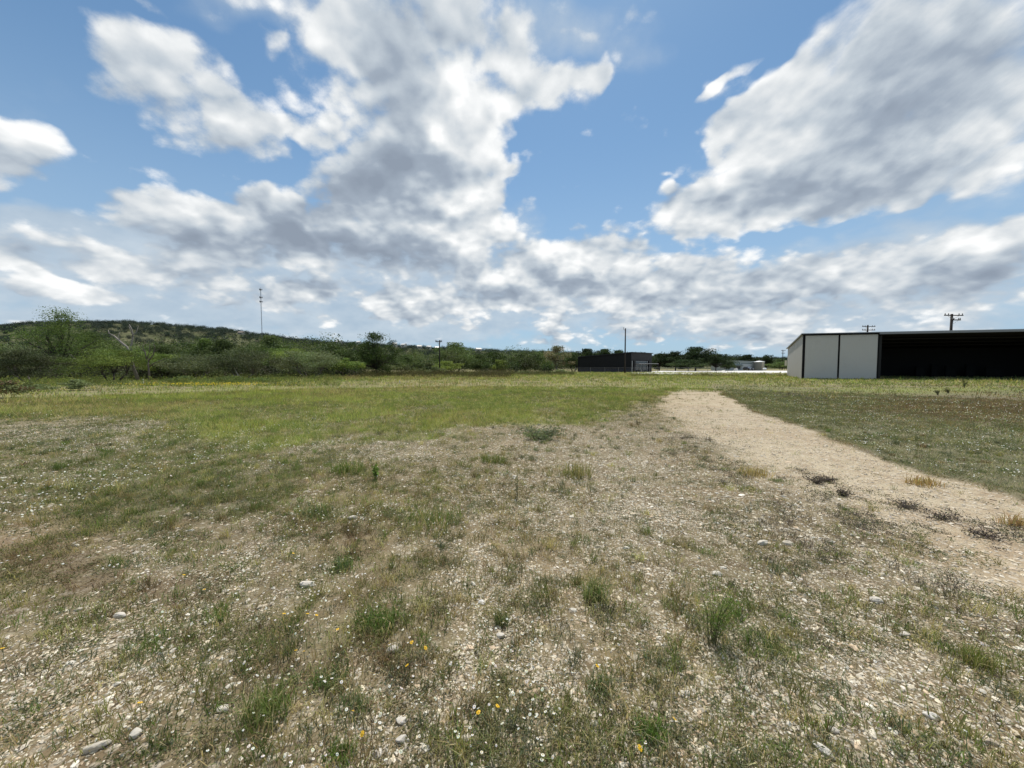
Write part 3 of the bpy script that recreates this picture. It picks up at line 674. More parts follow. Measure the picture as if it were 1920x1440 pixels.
# ------------------------------------------------------------------ plants one can point at
def tuft_plant(name, label, cat, px, py, rad, h, n, col, lean=.8, w=.004, group=None):
    n = int(n*1.6)
    x, y, _ = on_ground(px, py); z = float(relief(np.array([x]), np.array([y]))[0])
    P = np.stack((np.clip(rng.normal(0, rad*.85, n), -1.3*rad, 1.3*rad), np.clip(rng.normal(0, rad*.7, n), -1.4*rad, 1.4*rad), np.full(n, -.004)), 1); n_ = n; h *= 1.25; col = tuple(q*1.25 for q in col)
    c = jitter(col, n, .3); q = rng.random(n) < .18; c[q] = jitter(STRAW, n, .3)[q]
    V, F, c = blades(P, h*(.45+.7*rng.random(n)), w*(.7+.6*rng.random(n)), c, lean, 2)
    o = mesh_np(name, V, F, M['grass'], col=c); o.location = (x, y, z)
    return tag(o, label, cat, group)
TUFTS = [
 (705,1178,.085,.12,260,(.085,.135,.03),1.05,'broad glossy green grass tuft with arching blades, largest in the foreground'),
 (940,1172,.028,.11,90,(.10,.12,.05),.35,'short upright grey green grass tuft standing alone left of the fern-like weed'),
 (1125,1300,.05,.10,120,(.10,.13,.06),1.0,'spiky grass tuft right of the daisies near the bottom centre'),
 (1220,1385,.045,.09,140,(.09,.15,.03),.7,'bright green leafy tuft at the bottom edge beside a yellow flower'),
 (500,1345,.07,.15,200,(.12,.155,.05),.55,'tall pale green grass tuft in the lower left foreground'),
 (640,1420,.04,.07,120,(.10,.16,.03),.6,'small bright green tuft at the bottom edge, left of centre'),
 (668,1335,.05,.09,110,(.10,.13,.055),.8,'grass tuft with a yellow flower at its foot'),
 (612,1285,.06,.09,150,(.09,.13,.045),.9,'loose grass tuft above the flower-footed tuft, left foreground'),
 (640,1068,.05,.09,120,(.08,.12,.05),1.0,'dark green grass tuft above the broad glossy tuft'),
 (1115,1125,.05,.20,150,(.115,.15,.055),.35,'tall narrow grass clump left of the fern-like weed'),
 (1830,1240,.06,.12,120,(.13,.14,.04),.7,'yellowish green grass clump at the right edge of the gravel'),
 (652,888,.16,.22,160,(.10,.145,.035),.6,'green grass tuft standing on bare gravel, left of a leafy weed'),
 (812,985,.20,.20,240,(.115,.15,.05),.5,'wide thin grass clump in the middle foreground'),
 (1082,893,.14,.25,130,(.17,.165,.065),.45,'olive grass tuft on the gravel right of centre'),
 (925,870,.13,.17,120,(.11,.14,.04),.6,'low green grass tuft on the gravel ahead'),
 (590,970,.10,.15,140,(.09,.125,.05),.8,'sprawling grass tuft among daisies left of centre'),
 (1410,890,.22,.26,200,(.30,.225,.115),.6,'tan dry grass clump at the left edge of the track'),
 (1730,905,.20,.22,180,(.32,.225,.115),.7,'tan dry grass clump at the right edge of the track'),
 (1905,980,.14,.22,140,(.33,.22,.12),.6,'rusty dry grass clump at the far right edge of the track'),
]
for px, py, rad, h, n, col, lean, lab in TUFTS:
    dd = np.hypot(*on_ground(px, py)[:2]); tuft_plant('grass_tuft', lab, 'grass tuft', px, py, rad*(.6 if col[0] > .25 else 1), h*(.55 if col[0] > .25 else .85), n//(2 if col[0] > .25 else 1), col, max(lean, .75), max(.0035, .0011*dd))
def leafy_plant(name, label, cat, px, py, h, rad, stems, nl, size, col, stemcol=(.12,.11,.05), aspect=.3, top=.35, group=None, wid=None):
    x, y, _ = on_ground(px, py); z = float(relief(np.array([x]), np.array([y]))[0])
    root = empty(name, (x, y, z)); tag(root, label, cat, group)
    m = MB(); P = []
    d = math.hypot(x, y); wid = wid or max(.0018, .0006*d)
    for i in range(stems):
        a = rng.random()*6.28; rr = rad*rng.random()**.6; hh = h*(.6+.45*rng.random())
        tip = np.array((rr*math.cos(a), rr*math.sin(a), hh)); b = np.array((rng.normal(0, .012), rng.normal(0, .012), -.01)); md = b*.5+tip*.5+np.array((-.15*tip[0], -.15*tip[1], .05*hh))
        m.tube([b, md, tip], [wid, wid*.8, wid*.4], 5)
        for t in np.clip(top+(1-top)*rng.random(nl)**.8, 0, 1):
            p = b*(1-t)**2+2*md*t*(1-t)+tip*t*t; P.append(p+rng.normal(0, rad*.16, 3)*np.array((1, 1, .6)))
    m.build('stem', mat_plain('weed_stem', stemcol, .8), root)
    P = np.array(P); V, F, c = leaves(P, size, jitter(col, len(P), .3), .1, aspect)
    mesh_np('foliage', V, F, M['grass'], root, col=c)
    return root
leafy_plant('feathery_weed', 'tall feathery green weed with thin stems in the right foreground', 'weed', 1335, 1205, .36, .17, 22, 85, .010, (.14,.21,.045), aspect=.12, top=.3)
leafy_plant('leafy_weed', 'small upright leafy green weed on bare gravel', 'weed', 703, 903, .20, .09, 8, 16, .028, (.15,.22,.05), aspect=.35)
leafy_plant('silvery_weed', 'wide grey green weed clump in front of the bright grass', 'weed', 1012, 825, .26, .60, 40, 22, .045, (.16,.19,.115), aspect=.2, top=.2)
leafy_plant('thin_weed', 'thin dark stalk weed with few leaves in the middle foreground', 'weed', 970, 935, .30, .06, 4, 14, .014, (.10,.125,.055))
leafy_plant('sapling', 'young tree sapling standing in front of the open hangar', 'sapling', 1808, 728, .72, .25, 6, 12, .045, (.09,.105,.04), aspect=.5, wid=.012)
leafy_plant('leafy_weed', 'dark weed bush on the brown patch left of the hangar sapling', 'weed', 1778, 738, .30, .16, 6, 10, .035, (.085,.09,.04), aspect=.5)
leafy_plant('leafy_weed', 'leftmost small dark weed bush on the brown patch', 'weed', 1758, 741, .28, .16, 6, 10, .035, (.085,.09,.04), aspect=.5)
MA = (.10,.082,.078)
for px, py, h, rad, lab in ((1532,903,.10,.20,'flat mauve dead weed left of its twin on the track'), (1580,926,.09,.11,'small mauve dead weed standing alone mid-track'),
                            (1700,948,.07,.24,'long dark weed mat on the track, upper one'), (1765,968,.07,.26,'long dark weed mat on the track, middle one'), (1850,1000,.07,.22,'dark weed mat on the track near the right edge'), (1548,898,.07,.14,'mauve weed just right of the flat dead weed')):
    leafy_plant('dead_weed', lab, 'weed', px, py, h, rad, 16, 26, .013, MA, (.09,.07,.065), aspect=.3, top=.1)

def yellow_flower(px, py, h, r, label, group=None):
    d = pix_dir(px, py); s = (EYE-h)/-d[2]; x, y = d[0]*s, d[1]*s; z = float(relief(np.array([x]), np.array([y]))[0])
    root = empty('yellow_flower', (x, y, z)); tag(root, label, 'flower', group)
    MB().tube([(rng.normal(0, .015), .01, 0), (.004, 0, h*.5), (0, 0, h)], .0011, 5).build('stem', MSTEM, root)
    V, F = [], []; n = 8; tx, ty = rng.normal(0, .35, 2)
    for i in range(n):
        a = 2*math.pi*i/n+rng.normal(0, .1); b = len(V)
        for rr, w_ in ((.22, -.09), (.22, .09), (.78, .24), (1.0, .06), (1.0, -.06), (.78, -.24)):
            X, Y_ = r*(rr*math.cos(a)-w_*math.sin(a)), r*(rr*math.sin(a)+w_*math.cos(a)); V.append((X, Y_, h+X*tx+Y_*ty+.18*r*(1-rr)))
        F.append([b+q for q in range(6)])
    mesh_np('petals', V, np.array(F), MYEL, root)
    MB().lathe((0, 0, h), [(.001, -.1*r), (.30*r, .02*r), (.26*r, .22*r), (.05*r, .30*r)], 10).build('flower_centre', MCEN, root, True)
MSTEM = mat_plain('flower_stem', (.11,.14,.05), .8); MYEL = mat_plain('yellow_petals', (.72,.43,.012), .6, namp=.1); MCEN = mat_plain('flower_disc', (.42,.24,.02), .8)
for px, py in ((555,1222),(570,1224),(533,1153),(577,1155),(594,1158),(633,1184),(752,1117),(772,1209),(798,1218),(763,1251),(679,1379),(662,1336),(263,1325),(897,1341),(933,1330),(1200,1402),(345,1078),(383,1105),(550,1040),(1265,1350),(1704,1191),(724,1065),(1120,1250),(5,1220)):
    dd = np.hypot(*on_ground(px, py)[:2]); yellow_flower(px, py, .10+.06*rng.random(), .0088*(1+.1*rng.random()), 'small yellow daisy-like flower on a thin stem in the foreground gravel', 'yellow flowers in the foreground')

def rock(px, py, wpx, ratio, hgt, label, col=(.60,.55,.47), rot=0.0):
    x, y, _ = on_ground(px, py); z = float(relief(np.array([x]), np.array([y]))[0])
    R_ = math.hypot(y*math.cos(PITCH)+EYE*math.sin(PITCH), 0); w = wpx*.85/FPX*R_; col = tuple(.88*q for q in col)
    bm = bmesh.new(); bmesh.ops.create_icosphere(bm, subdivisions=3, radius=.5)
    sd_ = int(px*7+py); ang = rng.normal(size=(9, 3)); ang /= np.linalg.norm(ang, axis=1, keepdims=True)
    for v in bm.verts:
        p = np.array(v.co); 
        for a in ang:                                     # chipped facets
            t = p@a-.36
            if t > 0: p = p-a*t*.85
        p *= 1+.16*(vnoise(np.array([p[0]*5+sd_]), np.array([p[1]*5+p[2]*4]), 5)[0]-.5)
        v.co = (p[0]*w*1.25, p[1]*w*ratio*1.25, p[2]*w*hgt*1.3+w*hgt*.28)
    me = bpy.data.meshes.new('rock'); bm.to_mesh(me); bm.free()
    a = me.attributes.new('col', 'FLOAT_COLOR', 'POINT'); a.data.foreach_set('color', np.tile((*col, 1), len(me.vertices)).astype(np.float32))
    o = link('rock', me, M['stone']); o.location = (x, y, z); o.rotation_euler = (rng.normal(0, .1), rng.normal(0, .1), rot); tag(o, label, 'rock')
for q in ((578,1100,30,.5,.35,'flat pale rock above the broad glossy grass tuft'), (255,1386,24,.8,.65,'rounded white rock near the bottom left corner'), (182,1408,38,.4,.4,'long white rock left of the rounded one, bottom left',(.58,.52,.43),.5),
          (1545,1412,36,.45,.4,'largest long white rock near the bottom right',(.66,.62,.55),-1.1), (1644,1122,22,.7,.5,'pale rounded rock on the gravel right of the feathery weed'), (1747,1335,24,.6,.5,'white wedge rock near the lower right edge',(.66,.62,.55),-.5),
          (1697,1182,20,.6,.4,'low white rock behind the yellow flower on the right'), (1857,1380,26,.5,.35,'flat tan rock in the bottom right corner',(.5,.42,.33),-.4), (1562,1372,22,.5,.35,'pale slab rock above the largest long rock',(.6,.54,.46),-.4),
          (1115,1363,18,.9,.6,'angular white rock left of the bottom bright tuft'), (1287,1309,18,.7,.5,'white rock right of the spiky grass tuft'), (752,1358,22,.7,.5,'knobbly white rock at the bottom centre left'),
          (753,1392,22,.7,.5,'grey white rock below the knobbly rock',(.52,.48,.42),.4), (708,1416,18,.9,.6,'white rock at the bottom edge left of the tan pebble'), (750,1424,15,.8,.6,'smooth tan pebble rock at the bottom edge',(.5,.40,.29),0),
          (939,1195,16,.8,.6,'small angular rock below the upright grass tuft'), (904,1133,14,.9,.6,'bright white rock above the upright grass tuft',(.68,.65,.6),0), (736,1222,26,.6,.4,'cracked white rock beside three yellow flowers',(.62,.57,.5),.2),
          (419,1333,24,.7,.4,'pale rock left of the tall pale grass tuft'), (225,1155,26,.45,.35,'flat white rock in the left foreground'), (660,974,20,.6,.4,'white rock among daisies far left of centre'),
          (1285,1130,16,.6,.4,'white rock left of the feathery weed',(.64,.6,.52),0), (1430,1015,22,.5,.4,'pale rock among the grey weeds by the track',(.6,.55,.46),.3), (1345,1075,18,.7,.5,'rounded pale rock above the feathery weed')):
    rock(*q)

# ------------------------------------------------------------------ hills behind the wood
RIDGE = [(-1500,640),(-300,628),(0,612),(60,606),(150,604),(250,604),(330,611),(420,617),(500,629),(560,637),(620,642),(700,646),(760,649),(850,653),(950,657),(1050,661),(1150,664),(1250,667),(1400,671),(1560,673),(2600,676)]
def hill_z(x, Y):
    px = 960+FPX*x/Y; top = np.interp(px, [q[0] for q in RIDGE], [q[1] for q in RIDGE])
    zr = (688-top)/FPX*700+EYE-3.6
    z = zr*(sst(Y, 250, 690)*.55+.45*np.clip((Y-250)/440, 0, 1))*np.clip(1-(Y-760)/900, 0, 1)
    return z+(fbm(x, Y, .012, 3, 71)-.5)*5*sst(Y, 280, 420)-.4
def build_hills():
    px = np.linspace(-1400, 2600, 260); Y = np.concatenate((np.linspace(240, 900, 90), np.linspace(920, 1700, 20)))
    X, YY = np.meshgrid((px-960)/FPX, Y); x = (X*YY).ravel(); y = YY.ravel()
    n = len(px); i = np.arange(len(Y)-1)[:, None]*n; j = np.arange(n-1)[None]
    F = np.stack((i+j, i+j+1, i+n+j+1, i+n+j), -1).reshape(-1, 4)
    m, k, out = new_mat('hill_grass'); pos = k.n('ShaderNodeNewGeometry').outputs['Position']
    c = k.mix(k.ss(k.noise(pos, .02, 5, .6), .4, .65), (.070, .080, .040), (.15, .145, .085))
    d = k.n('ShaderNodeBsdfPrincipled'); k.put(d.inputs['Base Color'], c); d.inputs['Roughness'].default_value = 1; d.inputs['Specular IOR Level'].default_value = 0
    k.put(out.inputs[0], d.outputs[0])
    tag(mesh_np('hills', np.stack((x, y, hill_z(x, y)), 1), F, m, smooth=True), kind='structure')
build_hills()
HOUSES = [(637,642),(674,643),(741,646.5),(758,648),(787,651),(805,652),(820,653.5),(897,660),(455,630)]
def crowns(cx, cy, cz, rx, rz, nl, size, cols, amp=.3, flat=.15):
    """leaf sprays filling lumpy crowns centred on the given points"""
    m_ = len(cx); u = rng.normal(size=(m_*nl, 3)); u /= np.linalg.norm(u, axis=1, keepdims=True)
    r = rng.random((m_*nl, 1))**.5
    lob = .72+.5*vnoise(u[:, 0]*2.3+np.repeat(np.arange(m_)*7.1, nl), u[:, 1]*2.3+u[:, 2]*1.9, 3)[:, None]
    P = np.stack((cx, cy, cz), 1).repeat(nl, 0)+u*r*lob*np.stack((rx, rx, rz), 1).repeat(nl, 0)
    base = np.array(cols)[rng.integers(0, len(cols), m_)]*(1+(rng.random((m_, 1))-.5)*2*amp)
    c = base.repeat(nl, 0)*(.65+.7*rng.random((m_*nl, 1)))
    return leaves(P, size, c, flat, .7)
def build_hillside_wood():
    n = 9500; px = -700+2500*rng.random(n); Y = 300+500*rng.random(n)**.8; x = (px-960)/FPX*Y
    d = fbm(x, Y, .014, 3, 13); up = sst(Y, 420, 640)
    s_ = keep(np.clip(sst(d, .27, .44)*(.6+.4*up)+1.0*up*(px < 620), 0, 1))
    hz_ = np.array(HOUSES)
    for hx, hy in HOUSES: s_ &= ~((np.abs(px-hx) < 9) & (Y > 560) & (Y < 645))
    px, Y, x = px[s_], Y[s_], x[s_]; m_ = len(x); r = 2.2+2.6*rng.random(m_); z = hill_z(x, Y)
    V, F, c = crowns(x, Y, z+r*.75, r*1.15, r*.95, 190, .36, ((.030,.046,.034), (.036,.051,.037), (.048,.060,.046), (.029,.042,.034)))  # crown greens carry a blue tint standing in for distance haze
    tag(mesh_np('hillside_wood', V, F, M['leaf'], col=np.clip(c, .008, .3)), kind='stuff')
build_hillside_wood()

# ------------------------------------------------------------------ trees
KINDS = {
 'dense':   dict(fork=.16, stems=1, r=.30, rz=.62, n=90, tight=.115, cols=((.045,.075,.020), (.060,.092,.024)), cov=4.2, top=.15),
 'mesquite':dict(fork=.20, stems=3, r=.22, rz=.50, n=40, tight=.14, cols=((.075,.105,.028), (.10,.125,.032)), cov=3.2, top=.0),
 'grey':    dict(fork=.18, stems=3, r=.18, rz=.52, n=40, tight=.15, cols=((.074,.092,.044), (.086,.096,.052)), cov=3.0, top=.0),
 'tall':    dict(fork=.20, stems=1, r=.26, rz=.60, n=60, tight=.12, cols=((.060,.092,.024), (.080,.112,.030)), cov=4.2, top=.12),
 'oak':     dict(fork=.22, stems=1, r=.34, rz=.46, n=44, tight=.16, cols=((.030,.050,.018), (.042,.062,.022)), cov=4.2, top=.1),
 'olive':   dict(fork=.18, stems=2, r=.20, rz=.54, n=40, tight=.16, cols=((.058,.082,.028), (.072,.094,.034)), cov=3.2, top=.05),
 'brownish':dict(fork=.28, stems=1, r=.26, rz=.46, n=30, tight=.14, cols=((.105,.090,.055), (.075,.080,.042)), cov=1.7, top=.1),
 'shrub':   dict(fork=.10, stems=4, r=.07, rz=.52, n=26, tight=.18, cols=((.105,.135,.042), (.085,.115,.040)), cov=3.2, top=.05),
 'lime':    dict(fork=.10, stems=4, r=.07, rz=.52, n=26, tight=.18, cols=((.145,.175,.042), (.12,.15,.04)), cov=3.2, top=.05),
 'red':     dict(fork=.10, stems=4, r=.05, rz=.52, n=26, tight=.18, cols=((.085,.055,.034), (.075,.085,.036)), cov=3.2, top=.05),
 'sage':    dict(fork=.10, stems=4, r=.06, rz=.52, n=26, tight=.18, cols=((.115,.13,.065), (.10,.12,.055)), cov=2.8, top=.05),
}
def tree(kind, px, Y, top, wpx, label, cat='tree', group=None, lean=0.0, name=None):
    K = KINDS[kind]; h = (688-top)/FPX*Y+EYE; W = wpx/FPX*Y; x = (px-960)/FPX*Y
    nm = name or {'shrub': 'shrub', 'lime': 'shrub', 'sage': 'shrub', 'red': 'bush'}.get(kind, 'tree')
    root = empty(nm, (x, Y, 0)); tag(root, label, cat, group)
    rx, rz = W/2*1.13, h*K['rz']; cz = h-rz*.95; bark = MB(); tips = []
    n = K['n']; u = rng.normal(size=(n, 3)); u /= np.linalg.norm(u, axis=1, keepdims=True); u[:, 2] = np.abs(u[:, 2])*np.where(rng.random(n) < .70, 1, -.75)
    if kind in ('dense', 'oak'): u /= (np.abs(u)**3.2).sum(1, keepdims=True)**(1/3.2)
    rad = rng.random((n, 1))**.38; lob = .75+.45*rng.random((n, 1))
    T = u*rad*lob*np.array([[rx, rx, rz]])*.86+np.array([[lean*h*.5, 0, cz]])
    if kind == 'tall': T[:, :2] *= np.clip(1.25-1.0*np.clip((T[:, 2:3]-h*.25)/(h*.75), 0, 1), .18, 1.05)
    T[:, 2] = np.maximum(T[:, 2], h*.13)
    if K['top']: T[:6, 2] = h*(1-.10*rng.random(6)); T[:6, :2] *= K['top']*1.6
    forks = []
    for s_ in range(K['stems']):
        a = 6.28*(s_+.3*rng.random())/K['stems']; sp = 0 if K['stems'] == 1 else rx*.28
        f = np.array((sp*math.cos(a)+lean*h*.25, sp*math.sin(a), h*K['fork']*(.85+.4*rng.random())))
        b = np.array((.25*f[0], .25*f[1], -.1)); md = (b+f)/2+rng.normal(0, .05*h*K['fork'], 3); r0 = K['r']*h/8
        bark.tube([b, md, f], [r0*1.15, r0*.85, r0*.7], 7); forks.append((f, r0*.6))
    for t in T:
        f, r0 = forks[int(np.argmin([np.linalg.norm(t[:2]-q[0][:2]) for q in forks]))]
        m1 = f*.6+t*.4+np.array((0, 0, .08*h))+rng.normal(0, .03*h, 3); m2 = f*.25+t*.75+rng.normal(0, .03*h, 3)
        bark.tube([f, m1, m2, t], [r0*.55, r0*.36, r0*.22, r0*.07], 5, False)
    ob = bark.build('trunk', MBARK if kind not in ('grey', 'brownish') else MBARKG, root, True)
    size = max(.045, Y*.00135); nl = int(np.clip(1.7*K['cov']*W*h*.8/(size*size*1.3), 2500, 18000)); per = nl//n
    P = T.repeat(per, 0)+np.clip(rng.normal(size=(n*per, 3)), -1.45, 1.45)*np.array([[rx, rx, rz*.8]])*K['tight']*(.6+.8*rng.random((n, 1)).repeat(per, 0))
    P[:, 2] = np.maximum(P[:, 2], .15)
    cl = np.array(K['cols'])[rng.integers(0, 2, n)]*(.70+.65*rng.random((n, 1)))
    c = cl.repeat(per, 0)*(.95 if kind in ('dense', 'oak') else 1.6)*(.7+.6*rng.random((n*per, 1)))
    V, F, c = leaves(P, size, c, .15, .62)
    mesh_np('crown', V, F, M['leaf'], root, col=np.clip(c, .006, .4))
    return root
MBARK = mat_plain('dark_bark', (.055,.045,.036), .95, namp=.3, nscale=6); MBARKG = mat_plain('grey_bark', (.16,.14,.12), .95, namp=.3, nscale=6)
TREES = [
 ('grey',8,44,652,110,'grey green tree cut by the left edge of the picture'),
 ('grey',58,38,655,105,'low grey green mesquite with a dark forked trunk near the left edge'),
 ('tall',118,52,589,165,'tallest feathery tree on the left, its top above the hill'),
 ('olive',170,60,628,90,'rounded olive tree close behind the tallest feathery tree'),
 ('mesquite',212,40,648,125,'yellow green mesquite with leaning dark trunks left of the dead branch'),
 ('olive',300,62,652,95,'olive tree behind the bare thin-trunked tree'),
 ('mesquite',318,48,655,90,'light green bushy tree right of the bare thin-trunked tree'),
 ('grey',365,46,664,115,'broad grey green mound-shaped tree left of the pale-trunked one'),
 ('tall',385,70,640,60,'narrow upright green tree below the pale clearing on the hill'),
 ('olive',420,66,642,75,'dark green tree under the hill clearing'),
 ('grey',455,47,656,100,'grey tree with a thin pale leaning trunk below the radio mast'),
 ('olive',510,72,634,80,'taller rounded green tree just right of the radio mast'),
 ('mesquite',540,60,648,90,'spreading light green tree right of the mast'),
 ('grey',580,52,660,120,'wide brownish grey mesquite left of the big round tree'),
 ('olive',625,68,650,80,'olive tree touching the left side of the big round tree'),
 ('mesquite',648,60,668,60,'low light green tree in front of the big round tree, left side'),
 ('dense',706,70,630,98,'big dark round tree standing out of the tree line'),
 ('olive',762,88,668,60,'low dusky tree directly right of the big round tree'),
 ('sage',748,80,680,48,'pale grey green shrub at the foot of the big round tree'),
 ('lime',838,84,679,62,'bright lime green shrub behind the short utility pole'),
 ('sage',805,78,682,46,'grey green shrub left of the short utility pole'),
 ('olive',853,105,647,78,'rounded green tree just right of the short utility pole'),
 ('olive',900,100,668,60,'low dark tree right of the pole-side rounded tree'),
 ('lime',935,92,677,34,'small lime green bush among dark trees ahead'),
 ('dense',925,115,662,58,'dark bushy tree above the small lime bush'),
 ('olive',975,104,664,56,'smooth rounded green tree in the middle of the tree line'),
 ('brownish',1043,98,653,66,'brown tinged half bare tree left of the dark metal building'),
 ('olive',1008,112,664,50,'dull green tree left of the brown tinged tree'),
 ('olive',1075,130,664,44,'dull green tree at the left corner of the dark metal building'),
 ('oak',1100,170,657,46,'dark tree top rising over the low roof end of the dark building'),
 ('oak',1132,165,657,40,'dark tree top behind the dark building, left of the tall pole'),
 ('oak',1160,175,660,40,'dark tree top just behind the tall bare pole'),
 ('oak',1200,170,662,44,'dark tree top over the high roof end of the dark building'),
 ('oak',1236,150,664,42,'dark tree beside the porch of the dark building'),
 ('oak',1266,145,662,56,'wide dark oak left of the tallest oak'),
 ('oak',1304,140,653,62,'tallest dark oak above the white concrete lot'),
 ('oak',1342,142,667,58,'round dark oak between the tallest oak and the grey shed'),
 ('oak',1290,132,676,60,'low dark oak in front of the tallest oak'),
 ('olive',1362,150,680,30,'small green bush against the left end of the grey shed'),
 ('oak',1400,245,667,40,'dark tree behind the roof of the grey shed'),
 ('brownish',1424,250,671,34,'brownish tree behind the water tank'),
 ('oak',1437,225,668,24,'slim dark tree right of the water tank'),
 ('olive',1462,190,680,48,'low green thicket between the water tank and the open hangar'),
 ('olive',1460,300,674,40,'far dull tree behind the low green thicket'),
]
for t in TREES: tree(*t)
SHRUBS = [
 ('red',10,18.9,717,66,'reddish brown leafy bush at the left edge of the field','bush'),
 ('sage',60,24,722,70,'pale green shrub right of the reddish bush','shrub'),
 ('sage',142,25,713,42,'upright pale green shrub under the tallest feathery tree','shrub'),
 ('shrub',345,36,706,52,'rounded green shrub at the right of the white marker stake','shrub'),
 ('shrub',435,38,707,80,'wide green shrub patch under the pale-trunked grey tree','shrub'),
 ('shrub',490,39,709,48,'small green shrub right of the wide shrub patch','shrub'),
 ('sage',1050,86,694,34,'grey green shrub on the grass before the brown tinged tree','shrub'),
 ('sage',985,84,696,40,'low grey green shrub in the dark weeds ahead','shrub'),
]
for t in SHRUBS: tree(*t)

def dead_tree(px, Y, label, branches, r0, col):
    x = (px-960)/FPX*Y; root = empty('dead_tree', (x, Y, 0)); tag(root, label, 'dead tree'); mt = mat_plain('bare_wood', col, .9, namp=.25, nscale=5)
    for i, (nm, pts, r) in enumerate(branches):
        L = []
        for qx, qy in pts:
            p = at_depth(qx, qy, Y); L.append((p[0]-x, rng.normal(0, .12), max(p[2], -.1)))
        MB().tube(L, [r*(1-.75*k_/(len(L)-1)) for k_ in range(len(L))], 6).build(nm, mt, root, True)
dead_tree(245, 43, 'dead tree with one long pale bare branch slanting up left',
  [('trunk', [(258,716),(252,690),(246,672),(243,660)], .20), ('branch', [(244,662),(238,651),(226,640),(212,630),(205,625),(204,619)], .13), ('branch', [(246,668),(249,650),(250,630),(247,618),(243,608)], .11),
   ('branch', [(250,631),(253,622),(256,610)], .06), ('branch', [(249,626),(244,617),(241,611)], .05), ('branch', [(226,640),(221,630),(222,622)], .05)], .2, (.24,.215,.19))
dead_tree(277, 41, 'thin bare-limbed tree with straight trunk right of the dead branch',
  [('trunk', [(278,717),(279,700),(279,684),(276,672)], .13), ('branch', [(277,674),(270,660),(268,650),(270,642)], .07), ('branch', [(278,678),(284,664),(290,652),(291,644)], .07), ('branch', [(279,688),(290,681),(302,676),(312,670)], .06),
   ('branch', [(276,672),(278,658),(280,644)], .05), ('branch', [(270,660),(262,652),(260,646)], .035), ('branch', [(284,664),(295,655),(304,650)], .035)], .12, (.13,.11,.095))
dead_tree(443, 45, 'thin pale leaning trunk in front of the grey tree below the mast', [('trunk', [(447,712),(445,702),(441,692),(437,684)], .10), ('branch', [(441,692),(446,684),(448,676)], .05)], .1, (.38,.34,.30))

def build_woodland():
    """the wood behind the front row, one mass"""
    n = 1500; px = -900+2000*rng.random(n)**.9; Y = 62+190*rng.random(n)**.85; x = (px-960)/FPX*Y
    hh = 5.0+3.2*fbm(x, Y, .05, 3, 37)*1.2+rng.random(n)*1.4; hh *= np.where(px > 640, .90, 1.0)*np.where((px > 640) & (Y < 95), .5, 1.0)*np.where(Y < 75, .85, 1)
    s_ = ~(((px > 690) & (Y < 84)) | ((px > 630) & (px < 780) & (Y < 92)) | ((px > 1052) & (Y < 140))); px, x, Y, hh = px[s_], x[s_], Y[s_], hh[s_]
    r = hh*(.38+.15*rng.random(len(x)))
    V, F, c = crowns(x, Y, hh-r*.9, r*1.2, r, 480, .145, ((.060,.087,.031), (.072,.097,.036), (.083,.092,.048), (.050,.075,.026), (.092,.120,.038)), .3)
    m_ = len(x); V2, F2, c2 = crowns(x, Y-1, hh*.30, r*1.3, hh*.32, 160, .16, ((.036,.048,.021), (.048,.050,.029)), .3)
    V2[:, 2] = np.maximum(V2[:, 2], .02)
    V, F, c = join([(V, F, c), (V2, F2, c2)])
    n = 420; px = 1000+560*rng.random(n); Y = 165+170*rng.random(n); x = (px-960)/FPX*Y; hh = (6+3*rng.random(n))*np.where(px > 1360, .75, 1); s_ = ~((px > 1345) & (Y < 262)); x, Y, hh = x[s_], Y[s_], hh[s_]; r = hh*.45
    V3, F3, c3 = crowns(x, Y, hh-r*.9, r*1.2, r, 230, .28, ((.036,.054,.024), (.048,.062,.030), (.060,.066,.038)), .3)
    V, F, c = join([(V, F[0], c), (V3, F3, c3)])
    n = 1700; px = -500+1170*rng.random(n); Y = 46+26*rng.random(n)+np.clip(px-300, 0, 400)*.03; x = (px-960)/FPX*Y; hh = 1.0+1.6*rng.random(n)*fbm(x, Y, .15, 3, 87)*1.6
    V4, F4, c4 = crowns(x, Y, hh*.45, hh*.9, hh*.55, 90, .10, ((.036,.048,.020), (.048,.056,.028), (.060,.074,.030), (.042,.038,.027)), .35); V4[:, 2] = np.maximum(V4[:, 2], .01)
    V, F, c = join([(V, F[0], c), (V4, F4, c4)])
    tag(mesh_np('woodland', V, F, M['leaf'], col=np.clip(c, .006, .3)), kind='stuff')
build_woodland()

# ------------------------------------------------------------------ houses on the ridge
def house(px, py, Y, w, d_, h, rise, label, roofc, wallc):
    x = (px-960)/FPX*Y; z = float(hill_z(np.array([x]), np.array([Y]))[0]); z = max(z, (688-py)/FPX*Y+EYE-h*.6)
    w *= .72; d_ *= .8
    root = empty('house', (x, Y, z), rng.normal(0, .35)); tag(root, label, 'house')
    MB().box((0, 0, h/2-1), (w, d_, h+2)).build('wall', mat_plain('house_wall', wallc, .8), root)
    m = MB(); e = .5
    m.add([(-w/2-e, -d_/2-e, h+.02), (w/2+e, -d_/2-e, h+.02), (w/2+e, d_/2+e, h+.02), (-w/2-e, d_/2+e, h+.02), (-w/2-e, 0, h+rise), (w/2+e, 0, h+rise)],
          [(0, 1, 5, 4), (2, 3, 4, 5), (3, 0, 4), (1, 2, 5), (3, 2, 1, 0)]).build('roof', mat_plain('house_roof', roofc, .5), root)
    for sx in (-.25, .25): MB().box((w*sx, -d_/2-.03, h*.55), (1.4, .1, 1.3)).build('window', MGLASS, root)
    MB().box((0, -d_/2-.03, 1.05), (1.1, .1, 2.1)).build('door', MDARK, root)
MGLASS = mat_plain('dark_glass', (.02,.025,.03), .12, spec=.6); MDARK = mat_plain('dark_paint', (.03,.03,.033), .5)
